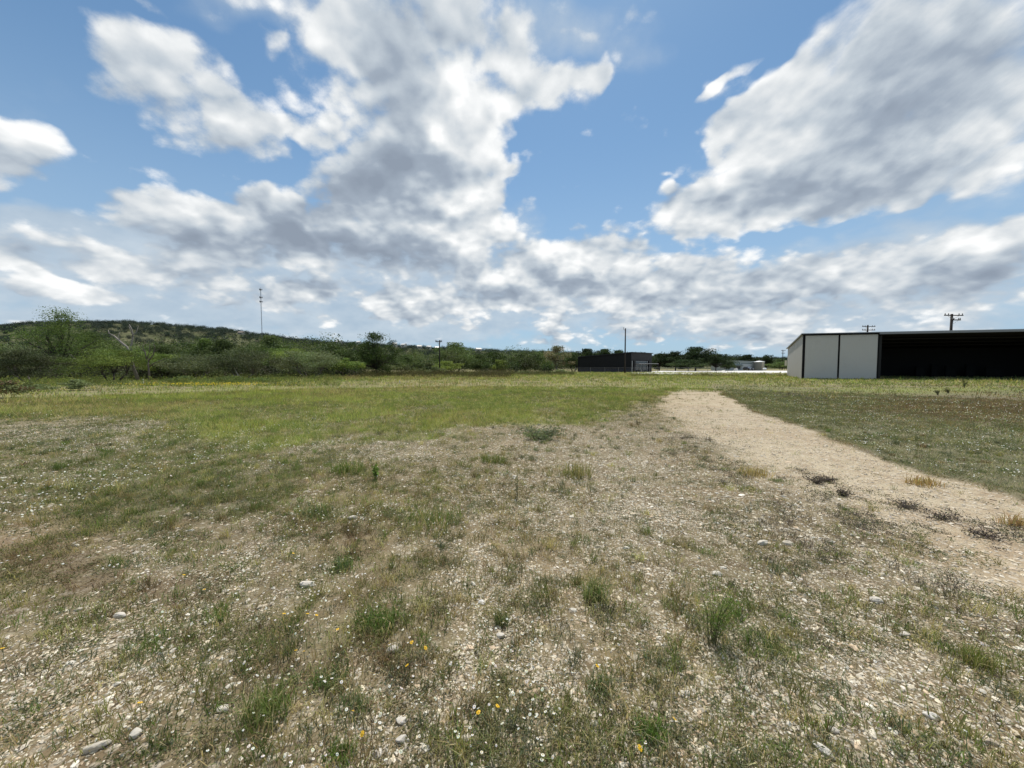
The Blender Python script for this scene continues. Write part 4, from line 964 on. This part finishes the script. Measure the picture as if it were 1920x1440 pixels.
WHT, OFF = (.62,.60,.57), (.45,.42,.37)
for q in ((637,642,640,11,8,3.2,2.2,'white roofed house on the ridge, left of the big round tree',WHT,OFF), (674,643,640,8,7,3,2,'small pale house on the ridge just left of the big round tree',WHT,WHT),
          (741,646.5,630,10,8,3.4,2.3,'pale house on the ridge just right of the big round tree',WHT,OFF), (758,648,640,12,8,3.2,2.2,'long white house second right of the big round tree on the ridge',WHT,WHT),
          (787,651,630,10,8,3.2,2.2,'white house on the ridge midway to the short utility pole',OFF,WHT), (805,652,640,9,8,3.2,2.4,'white ridge house left of the short utility pole',WHT,WHT),
          (820,653.5,625,9,7,3.2,2.2,'white ridge house right behind the short utility pole',WHT,OFF), (897,660,600,12,8,3.2,2.0,'pale house peeping over the trees right of the rounded pole-side tree',OFF,OFF), (455,630,600,10,8,3,2,'low brown-roofed house in the hill clearing below the mast',(.25,.2,.16),OFF)):
    house(*q)

# ------------------------------------------------------------------ radio mast
def radio_mast():
    Y = 520; x = (493.5-960)/FPX*Y; z0 = float(hill_z(np.array([x]), np.array([Y]))[0]); zt = (688-543)/FPX*Y+EYE; h = zt-z0
    root = empty('radio_mast', (x, Y, z0)); tag(root, 'tall thin radio mast with three antenna rings on the hill', 'radio mast'); mt = mat_plain('galvanised_steel', (.20,.21,.23), .5, .3)
    m = MB(); legs = [(.46*math.cos(a), .46*math.sin(a)) for a in (0.5, 2.6, 4.7)]
    for lx, ly in legs: m.tube([(lx, ly, -1), (lx*.8, ly*.8, h-1)], .13, 6)
    for i in range(int(h/1.6)):
        z = i*1.6
        for k_ in range(3): a, b = legs[k_], legs[(k_+1) % 3]; m.tube([(a[0], a[1], z), (b[0], b[1], z+1.6)], .07, 4)
    m.build('lattice', mt, root)
    MB().tube([(0, 0, h-1.5), (0, 0, h+2)], .09, 6).build('lightning_rod', mt, root)
    for zz, R_ in ((h-1.2, 2.1), (h-12.0, 2.3), (h-17.8, 2.3)):
        m = MB()
        for k_ in range(3):
            a = .4+2.094*k_; a2 = a+2.094; m.tube([(R_*math.cos(a), R_*math.sin(a), zz), (R_*math.cos(a2), R_*math.sin(a2), zz)], .12, 5); m.tube([(0, 0, zz), (R_*math.cos(a), R_*math.sin(a), zz)], .1, 5)
            for t in (.1, .5, .9): m.box((R_*math.cos(a)*(1-t)+R_*math.cos(a2)*t, R_*math.sin(a)*(1-t)+R_*math.sin(a2)*t, zz), (.42, .42, 2.0), a)
        m.build('antenna_ring', mt, root)
radio_mast()

# ------------------------------------------------------------------ utility poles
MWOOD = mat_plain('pole_wood', (.032,.026,.022), .9, namp=.25, nscale=4); MINS = mat_plain('insulator', (.18,.17,.16), .4)
def pole(px, Y, top, r, label, arms, bracket=False):
    x = (px-960)/FPX*Y; h = (688-top)/FPX*Y+EYE
    root = empty('utility_pole', (x, Y, 0)); tag(root, label, 'utility pole')
    MB().tube([(0, 0, -.3), (0, 0, h*.5), (0, 0, h)], [r, r*.85, r*.7], 10).build('post', MWOOD, root, True)
    for (ay, wpx, off, yaw) in arms:
        z = (688-ay)/FPX*Y+EYE; w = wpx/FPX*Y; ca, sa = math.cos(yaw), math.sin(yaw); o = off/FPX*Y
        am = MB().box((o*ca+r*sa*.0, -r-.06, z), (w, .13, .16), yaw).build('crossarm', MWOOD, root)
        m = MB()
        for t in (-.46, -.28, .28, .46): m.lathe((o+w*t*ca, -r-.06+w*t*sa, z+.08), [(.03, 0), (.09, .08), (.05, .16), (.08, .24), (.02, .30)], 8)
        m.build('insulator', MINS, am, True)
        m = MB()
        for sg in (-1, 1): m.tube([(o+sg*w*.28, -r-.02, z-.06), (0, -r*.8, z-.75)], .025, 5)
        m.build('brace', MINS, root)
    if bracket:
        MB().tube([(0, -.05, h-.5), (-.42, -.05, h-.35), (-.45, -.05, h-.05)], .05, 6).build('bracket', MINS, root)
        MB().lathe((-.45, -.05, h-.05), [(.04, 0), (.1, .08), (.06, .16), (.09, .24), (.02, .3)], 8).build('insulator', MINS, root)
pole(1171.5, 92, 616, .19, 'tall bare wooden pole in front of the dark metal building', [], True)
pole(824.5, 80, 638, .15, 'short wooden utility pole among the trees with one small crossarm', [(641, 12, -1, 0)])
pole(1778.5, 68, 589.5, .24, 'larger utility pole with two crossarms rising behind the open hangar', [(592.5, 37, 0, .05), (601, 17, 5, .05)])
pole(1623, 104, 610, .24, 'smaller utility pole rising behind the closed hangar doors', [(613, 24, 0, 0), (619.5, 24, 0, 0)])
pole(1466.5, 215, 656, .22, 'distant utility pole left of the hangar with two short crossarms', [(657.5, 8, 0, 0), (662.5, 6.5, 0, 0)])
pole(1478.5, 160, 648, .15, 'thin pole half hidden by the left end of the hangar', [(650.5, 4, 0, 0)])

# ------------------------------------------------------------------ open hangar
def build_hangar():
    A = np.array((39.5, 50.4)); ft = np.array((.965, -.262)); ft /= np.linalg.norm(ft); sd_ = np.array((.52, .854)); sd_ /= np.linalg.norm(sd_)
    L, D, HF, HB = 37.0, 17.4, 5.93, 4.75
    root = empty('open_hangar', (A[0], A[1], 0)); tag(root, 'long grey metal hangar open at the front with two closed sliding doors', 'hangar')
    P = lambda t, s: tuple(ft*t+sd_*s)
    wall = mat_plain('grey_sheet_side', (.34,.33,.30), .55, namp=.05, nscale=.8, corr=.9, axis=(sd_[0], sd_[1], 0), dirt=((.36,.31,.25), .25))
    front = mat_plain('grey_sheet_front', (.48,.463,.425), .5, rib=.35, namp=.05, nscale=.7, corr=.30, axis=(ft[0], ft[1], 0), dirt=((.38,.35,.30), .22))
    dark = mat_plain('shaded_steel', (.022,.022,.021), .9, namp=.3, nscale=1.2); edge = mat_plain('black_trim', (.012,.012,.012), .7, spec=.15); gr = mat_plain('grey_trim', (.22,.23,.235), .5)  # shaded_steel: indoor darkness put into the colour of columns and purlins
    inner = mat_plain('shade_lining', (.028,.028,.027), .9, namp=.3, nscale=1.0, spec=.1)  # inner linings: hangar shade put into a near-black colour
    def slab(a, b, th, z0, z1a, z1b, nm, mt, inset=0):
        a, b = np.array(a), np.array(b); n = np.array((-(b-a)[1], (b-a)[0])); n = n/np.linalg.norm(n)*th
        m = MB(); m.add([(*a, z0), (*b, z0), (*(b+n), z0), (*(a+n), z0), (*a, z1a), (*b, z1b), (*(b+n), z1b), (*(a+n), z1a)], [(3, 2, 1, 0), (4, 5, 6, 7), (0, 1, 5, 4), (1, 2, 6, 5), (2, 3, 7, 6), (3, 0, 4, 7)])
        return m.build(nm, mt, root)
    zt = lambda s: HF+(HB-HF)*s/D
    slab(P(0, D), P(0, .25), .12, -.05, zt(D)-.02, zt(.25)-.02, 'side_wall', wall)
    slab(P(.14, D-.16), P(.14, .55), .06, -.05, zt(D)-.06, zt(.55)-.06, 'wall_shade_sheet', inner)
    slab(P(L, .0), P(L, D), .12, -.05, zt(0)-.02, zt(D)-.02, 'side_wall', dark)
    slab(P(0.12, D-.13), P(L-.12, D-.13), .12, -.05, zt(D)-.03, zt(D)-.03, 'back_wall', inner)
    m = MB(); e = .25
    top = [(*P(-e, -.45), zt(-.45)), (*P(L+e, -.45), zt(-.45)), (*P(L+e, D+.3), zt(D+.3)), (*P(-e, D+.3), zt(D+.3))]
    m.add([(a, b, c+.04) for a, b, c in top]+[(a, b, c+.16) for a, b, c in top], [(3, 2, 1, 0), (4, 5, 6, 7), (0, 1, 5, 4), (1, 2, 6, 5), (2, 3, 7, 6), (3, 0, 4, 7)]).build('roof', mat_plain('roof_sheet', (.30,.31,.32), .45, .3), root)
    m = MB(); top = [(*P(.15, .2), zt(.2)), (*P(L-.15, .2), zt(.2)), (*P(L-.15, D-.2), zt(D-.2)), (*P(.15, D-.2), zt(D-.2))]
    m.add([(a, b, c-.14) for a, b, c in top]+[(a, b, c-.06) for a, b, c in top], [(3, 2, 1, 0), (4, 5, 6, 7), (0, 1, 5, 4), (1, 2, 6, 5), (2, 3, 7, 6), (3, 0, 4, 7)]).build('ceiling_shade_sheet', inner, root)
    slab(P(8.35, -.42), P(L+.2, -.42), -.05, zt(0)-.12, zt(0)+.10, zt(0)+.10, 'fascia', gr)
    slab(P(-.2, -.42), P(8.33, -.42), -.05, zt(0)-.02, zt(0)+.10, zt(0)+.10, 'fascia', edge)
    slab(P(.10, -.16), P(8.3, -.16), -.08, HF-.12, HF-.05, HF-.05, 'door_track', edge)
    slab(P(-.02, -.02), P(.18, -.02), -.14, -.02, HF-.02, HF-.02, 'corner_post', edge)
    t0, t1, t2 = .24, 4.12, 8.30
    for a, b in ((t0, t1-.10), (t1+.05, t2)):
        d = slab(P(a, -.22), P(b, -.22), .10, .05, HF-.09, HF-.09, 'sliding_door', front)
        for q0, q1 in ((a-.04, a+.02), (b-.02, b+.04)):
            f = slab(P(q0, -.25), P(q1, -.25), .12, .03, HF-.10, HF-.10, 'door_edge', edge); f.parent = d
    slab(P(t1-.10, -.05), P(t1+.05, -.05), .12, 0, HF-.2, HF-.2, 'door_post', edge)
    for t in (8.6, 30.2):
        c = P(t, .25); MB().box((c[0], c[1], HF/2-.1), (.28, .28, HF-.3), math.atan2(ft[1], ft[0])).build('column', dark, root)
        c = P(t, D*.55); MB().box((c[0], c[1], zt(D*.55)/2-.1), (.22, .22, zt(D*.55)-.3), math.atan2(ft[1], ft[0])).build('column', dark, root)
    for s in (3.5, 7.5, 11.5):
        a, b = P(.3, s), P(L-.3, s); MB().tube([(*a, zt(s)-.30), (*b, zt(s)-.30)], .09, 6).build('purlin', dark, root)
    # sheets and pallets stacked at the back, hangar darkness painted into the board colour
    k_ = 0
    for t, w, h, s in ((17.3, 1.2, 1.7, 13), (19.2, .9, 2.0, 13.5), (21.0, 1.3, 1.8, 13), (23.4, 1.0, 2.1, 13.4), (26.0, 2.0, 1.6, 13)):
        c = P(t, s); o = empty('stacked_panels', (A[0]+c[0], A[1]+c[1], .02), math.atan2(ft[1], ft[0])); tag(o, 'stack of upright panels deep inside the hangar, darkness put into their colour', 'panels', 'panels stored in the hangar')
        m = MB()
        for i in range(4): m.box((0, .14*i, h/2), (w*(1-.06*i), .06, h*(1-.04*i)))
        m.build('panel', mat_plain('shade_dark_board', (.008,.008,.0075), .9, namp=.25), o)
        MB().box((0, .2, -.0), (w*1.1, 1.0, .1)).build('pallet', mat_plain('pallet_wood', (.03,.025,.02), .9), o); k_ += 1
    f = MB(); c4 = [P(.2, .1), P(L-.2, .1), P(L-.2, D-.2), P(.2, D-.2)]
    o = f.prism([(A[0]+q[0], A[1]+q[1]) for q in c4], .012, .03).build('hangar_floor', mat_plain('bare_earth_floor', (.05,.043,.036), .95, namp=.3, nscale=1)); tag(o, kind='structure')
build_hangar()

# ------------------------------------------------------------------ dark metal building with porch
def build_dark_building():
    a = np.array((34.2, 106.0)); lft = np.array((21.4, 120.0)); u = lft-a; L1 = np.linalg.norm(u); u /= L1; v = np.array((-u[1], u[0])); v = v if v[0] > 0 else -v
    L2 = 12.0; HA, HBk = 5.65, 4.72
    root = empty('metal_building', (a[0], a[1], 0)); tag(root, 'charcoal metal building with sloping roof and a small porch on its right end', 'building')
    P = lambda s, t: (u[0]*s+v[0]*t, u[1]*s+v[1]*t)
    wall = mat_plain('charcoal_sheet', (.019,.019,.020), .8, spec=.12, namp=.08, nscale=.5, corr=.6, axis=(u[0], u[1], 0)); endw = mat_plain('charcoal_end_sheet', (.042,.041,.040), .8, spec=.12, namp=.1, nscale=.5, corr=.6, axis=(v[0], v[1], 0))
    trim = mat_plain('black_trim', (.012,.012,.014), .5); base = mat_plain('dark_blue_base', (.020,.022,.032), .6); pale = mat_plain('pale_trim', (.36,.36,.35), .6); white = mat_plain('white_paint', (.75,.75,.73), .5)
    z = lambda s: HA+(HBk-HA)*s/L1
    m = MB(); m.add([(*P(0, 0), 1.0), (*P(L1, 0), 1.0), (*P(L1, L2), 1.0), (*P(0, L2), 1.0), (*P(0, 0), z(0)), (*P(L1, 0), z(L1)), (*P(L1, L2), z(L1)), (*P(0, L2), z(0))], [(3, 2, 1, 0), (0, 1, 5, 4), (1, 2, 6, 5), (2, 3, 7, 6)]).build('wall', wall, root)
    m = MB(); m.add([(*P(-.03, 0), 0), (*P(-.03, L2), 0), (*P(-.03, L2), z(0)), (*P(-.03, 0), z(0)), (*P(.1, 0.01), 0), (*P(.1, L2-.01), 0), (*P(.1, L2-.01), z(0)-.02), (*P(.1, .01), z(0)-.02)], [(0, 1, 2, 3), (7, 6, 5, 4), (0, 3, 7, 4), (1, 5, 6, 2), (3, 2, 6, 7)]).build('end_wall', endw, root)
    m = MB(); m.prism([P(-.02, -.06), P(L1+.05, -.06), P(L1+.05, L2+.05), P(-.02, L2+.05)], -.1, 1.02).build('base_band', base, root)
    e = .35; q = [P(-e, -e), P(L1+e, -e), P(L1+e, L2+e), P(-e, L2+e)]; zz = [z(-e), z(L1+e), z(L1+e), z(-e)]
    MB().prism(q, [k+.02 for k in zz], [k+.22 for k in zz]).build('roof', trim, root)
    for s, t in ((.0, -.08), (L1-.1, -.08)): c = P(s, t); MB().box((c[0], c[1], z(s)/2), (.22, .16, z(s)), math.atan2(u[1], u[0])).build('corner_trim', trim, root)
    # windows and door on the end wall, porch
    for t0, t1, z0, z1, nm in ((2.6, 4.9, .9, 2.3, 'window'), (5.2, 6.4, .05, 2.3, 'door'), (6.8, 8.6, .9, 2.3, 'window'), (2.6, 8.6, 2.75, 3.2, 'window')):
        pts = [P(-.06, t0), P(-.06, t1), P(-.10, t1), P(-.10, t0)]; o = MB().prism(pts, z0, z1).build(nm, MGLASS, root)
        MB().prism([P(-.05, t0-.1), P(-.05, t1+.1), P(-.055, t1+.1), P(-.055, t0-.1)], z0-.09, z1+.09).build('frame', pale, o)
    for t in (1.0, 9.6):
        c = P(-.35, t); MB().box((c[0], c[1], 1.7), (.5, .5, 3.4), math.atan2(u[1], u[0])).build('pilaster', trim, root)
    for t in (.25, 1.75, 9.0): c = P(-.10, t); MB().box((c[0], c[1], 1.7), (.3, .08, 3.3), math.atan2(v[1], v[0])).build('pale_jamb', pale, root)
    cz = [2.55, 2.55, 2.52, 2.52]; MB().prism([P(-.05, 1.6), P(-.05, 13.4), P(-1.5, 13.4), P(-1.5, 1.6)], cz, [k+.12 for k in cz]).build('porch_roof', pale, root)
    for t in (1.75, 8.6, 13.2): c = P(-1.4, t); MB().tube([(*c, 0), (*c, 2.55)], .07, 8).build('porch_post', trim, root)
build_dark_building()

# ------------------------------------------------------------------ white concrete lot and dirt strip
def pavement():
    pts = [on_ground(*q)[:2] for q in ((1181,699.6),(1200,701.6),(1300,703.0),(1400,703.0),(1520,702.5),(1500,695.6),(1360,695.4),(1240,695.4),(1222,697.2))]
    o = MB().prism(pts, -.05, .10).build('pavement', mat_plain('white_concrete', (.62,.60,.56), .85, namp=.05, nscale=.3, dirt=((.55,.52,.47), .3))); tag(o, kind='structure')
pavement()

# ------------------------------------------------------------------ grey shed, tank, car and what stands on the lot
def build_grey_shed():
    Y = 160.0; x0, x1 = (1360.5-960)/FPX*Y, (1414-960)/FPX*Y; w = x1-x0; h0, h1 = (688-676)/FPX*Y+EYE, (688-678.6)/FPX*Y+EYE
    root = empty('grey_shed', (x0, Y, 0)); tag(root, 'pale bluish grey metal shed with roller door and awning on the white lot', 'shed')
    wall = mat_plain('pale_blue_sheet', (.38,.42,.43), .5, namp=.06, nscale=.4, corr=.8, axis=(1, 0, 0)); roof = mat_plain('pale_roof', (.45,.50,.50), .4, .1); drk = mat_plain('green_awning', (.07,.11,.10), .7); dr = mat_plain('roller_door', (.50,.53,.56), .5, corr=.6, axis=(0, 0, 1))
    MB().prism([(0, 0), (w, .0), (w, 12), (0, 12)], 0, [h0, h1, h1, h0]).build('wall', wall, root)
    q = [(-.3, -.4), (w+.3, -.4), (w+.3, 12.4), (-.3, 12.4)]; MB().prism(q, [h0+.02, h1+.02, h1+.02, h0+.02], [h0+.2, h1+.2, h1+.2, h0+.2]).build('roof', roof, root)
    d = MB().box((w*.72, -.03, 1.45), (4.3, .1, 2.9)).build('roller_door', dr, root)
    MB().box((w*.72, -.06, 3.0), (4.7, .14, .2)).build('door_frame', drk, d)
    MB().prism([(w*.26, -.02), (w*.56, -.02), (w*.56, -1.6), (w*.26, -1.6)], [2.5, 2.5, 2.1, 2.1], [2.62, 2.62, 2.2, 2.2]).build('awning', drk, root)
    MB().box((w*.40, -.03, 1.3), (2.6, .08, 1.2)).build('window', MGLASS, root)
build_grey_shed()
def build_tank():
    Y = 158.0; x = (1423-960)/FPX*Y; r = 8.2/FPX*Y; h = (688-679)/FPX*Y+EYE
    root = empty('storage_tank', (x, Y, 0)); tag(root, 'round ribbed storage tank with white conical lid beside the grey shed', 'tank')
    prof = [(r, 0)]; n = 7
    for i in range(n): prof += [(r*1.03, h*(i+.15)/n), (r, h*(i+.3)/n), (r, h*(i+1)/n-.01)]
    MB().lathe((0, 0, 0), prof, 32).build('shell', mat_plain('weathered_tank', (.24,.23,.20), .5, .2, namp=.2, nscale=.8), root)
    MB().lathe((0, 0, h), [(r*1.08, 0), (r*1.06, .12), (r*.55, .42), (.25, .55), (.05, .57)], 32).build('lid', mat_plain('white_lid', (.80,.80,.78), .5), root, True)
    m = MB()
    for dx in (-.25, .25): m.tube([(dx, -r-.12, 0), (dx, -r-.12, h+.2)], .035, 6)
    for i in range(11): m.tube([(-.25, -r-.12, .3+.3*i), (.25, -r-.12, .3+.3*i)], .02, 5)
    m.build('ladder', mat_plain('beige_paint', (.55,.5,.4), .6), root)
    MB().box((.2, -r-.03, h*.5), (.9, .06, h*.96)).build('gauge_board', mat_plain('beige_board', (.50,.45,.36), .6), root)
build_tank()
def build_car(px, Y, label):
    x = (px-960)/FPX*Y; root = empty('parked_car', (x, Y, .10)); tag(root, label, 'car'); paint = mat_plain('black_car_paint', (.012,.013,.018), .2, spec=.6, namp=.05)
    W, sec = .92, [(-2.25,.35,.62),(-2.2,.30,.95),(-1.2,.28,1.02),(1.5,.28,1.02),(2.1,.30,.98),(2.25,.36,.7)]
    m = MB(); vs = []
    for y, zb, ztp in sec:
        k_ = .88 if abs(y) > 2.1 else 1
        vs += [(-W*k_*.92, y, zb), (W*k_*.92, y, zb), (W*k_, y, (zb+ztp)/2), (W*k_*.93, y, ztp), (-W*k_*.93, y, ztp), (-W*k_, y, (zb+ztp)/2)]
    fs = [tuple(range(6))[::-1], tuple(range(30, 36))]+[(i*6+j, i*6+(j+1) % 6, (i+1)*6+(j+1) % 6, (i+1)*6+j) for i in range(5) for j in range(6)]
    m.add(vs, fs).build('body', paint, root, bevel=.05)
    cab = [(-1.15,1.0),(-.35,1.55),(1.7,1.58),(2.15,1.0)]
    c = MB(); c.add([(sx*(.84 if z < 1.2 else .68), y, z) for y, z in cab for sx in (-1, 1)], [(0, 1, 3, 2), (2, 3, 5, 4), (4, 5, 7, 6), (0, 2, 4, 6), (1, 7, 5, 3), (0, 6, 7, 1)]); c.build('cabin', paint, root, bevel=.05)
    c = MB(); c.add([(-.72, -1.10, 1.05), (.72, -1.10, 1.05), (.58, -.42, 1.50), (-.58, -.42, 1.50)], [(0, 1, 2, 3)]); c.v = [(a, b-.03, z+.02) for a, b, z in c.v]; c.build('windscreen', mat_plain('windscreen_glass', (.12,.14,.16), .08, spec=.8), root)
    for sx in (-1, 1):
        for y in (-1.35, 1.35):
            t = MB().tube([(sx*.72, y, .33), (sx*.95, y, .33)], .33, 20).build('wheel', mat_plain('tyre_rubber', (.02,.02,.02), .9), root); MB().tube([(sx*.94, y, .33), (sx*.965, y, .33)], .2, 12).build('rim', mat_plain('alloy', (.5,.5,.52), .3, .8), t)
        MB().box((sx*.62, -2.20, .74), (.42, .12, .16)).build('headlight', mat_plain('headlight_glass', (.7,.7,.72), .15), root)
    MB().box((0, -2.23, .62), (.7, .06, .2)).build('grille', MDARK, root)
build_car(1402.5, 150, 'black car parked before the roller door of the grey shed')
def heap(px, Y, wpx, hpx, name, label, cat, col):
    x = (px-960)/FPX*Y; w, h = wpx/FPX*Y, hpx/FPX*Y+.1; bm = bmesh.new(); bmesh.ops.create_icosphere(bm, subdivisions=3, radius=1)
    for v_ in bm.verts:
        c = v_.co; n_ = float(vnoise(np.array([c.x*2.1+px]), np.array([c.y*2.1+c.z]), 4)[0]); k_ = .8+.4*n_
        v_.co = (c.x*w/2*k_, c.y*w/2*k_, max(c.z, -.05)*h*k_*(1-.35*(c.x*c.x+c.y*c.y)))
    me = bpy.data.meshes.new(name); bm.to_mesh(me); bm.free(); o = link(name, me, mat_plain(name+'_surface', col, .9, namp=.12, nscale=1.5)); o.location = (x, Y, .08); tag(o, label, cat)
heap(1379.5, 148, 8, 5, 'gravel_heap', 'white heap of crushed stone left of the black car', 'heap', (.78,.76,.72))
heap(1357, 128, 8, 1.6, 'gravel_heap', 'low pale heap of stone at the near edge of the white lot', 'heap', (.66,.63,.56))
def propane_tank(px, Y):
    x = (px-960)/FPX*Y; root = empty('gas_tank', (x, Y, .10)); tag(root, 'small white gas tank on legs right of the storage tank', 'gas tank'); w = mat_plain('white_enamel', (.80,.80,.79), .4)
    MB().tube([(-.75, 0, .65), (-.68, 0, .65), (-.5, 0, .65), (.5, 0, .65), (.68, 0, .65), (.75, 0, .65)], [.08, .3, .42, .42, .3, .08], 20).build('vessel', w, root, True)
    for sx in (-.45, .45): MB().box((sx, 0, .12), (.1, .5, .26)).build('leg', w, root)
    MB().lathe((0, 0, 1.05), [(.14, 0), (.14, .14), (.02, .18)], 12).build('valve_cap', w, root)
propane_tank(1433.5, 150)
def sign_board(px, Y):
    x = (px-960)/FPX*Y; root = empty('pale_panel', (x, Y, 0)); tag(root, 'pale beige panel on posts glimpsed just left of the hangar', 'panel'); p = mat_plain('beige_panel', (.55,.50,.38), .6)
    MB().box((0, 0, 3.4), (.95, .1, 2.4)).build('board', p, root)
    for sx in (-.38, .38): MB().tube([(sx, .1, 0), (sx, .1, 4.4)], .06, 6).build('post', MWOOD, root)
sign_board(1472.5, 170)

# ------------------------------------------------------------------ wire fence and stakes
def build_fence():
    x0, Y0 = (1079-960)/FPX*88, 88.0; x1, Y1 = (1360-960)/FPX*118, 118.0; root = empty('wire_fence', (x0, Y0, 0)); tag(root, 'thin wire fence with slim metal posts before the dark building and lot', 'fence'); st = mat_plain('fence_steel', (.20,.20,.20), .5, .3)
    d = np.array((x1-x0, Y1-Y0)); L = np.linalg.norm(d); d /= L; n = int(L/4.5); h = 1.35
    for i in range(n+1): c = d*L*i/n; MB().tube([(c[0], c[1], -.2), (c[0], c[1], h+.12)], .035, 6).build('post', st, root)
    m = MB().tube([(0, 0, h), (d[0]*L, d[1]*L, h)], .022, 5)
    m.build('rail', st, root); m = MB()
    for z in (.25, .5, .75, 1.05): m.tube([(0, -.04, z), (d[0]*L, d[1]*L-.04, z)], .006, 4)
    m.build('wire', st, root)
build_fence()
def stake(px, py, hpx, label):
    x, Y, _ = on_ground(px, py); h = hpx/FPX*Y; o = empty('marker_stake', (x, Y, 0)); tag(o, label, 'stake')
    MB().box((0, 0, h*.4), (.06, .06, h*.85)).build('post', mat_plain('white_stake', (.72,.70,.66), .7), o)
    MB().box((0, 0, h*.92), (.065, .065, h*.18)).build('painted_tip', mat_plain('pale_tip', (.78,.74,.70), .6), o)
stake(269, 719, 8, 'short white marker stake in the grass before the bare-limbed tree')
stake(749, 719, 6, 'short white marker stake in the dark weeds below the big round tree')
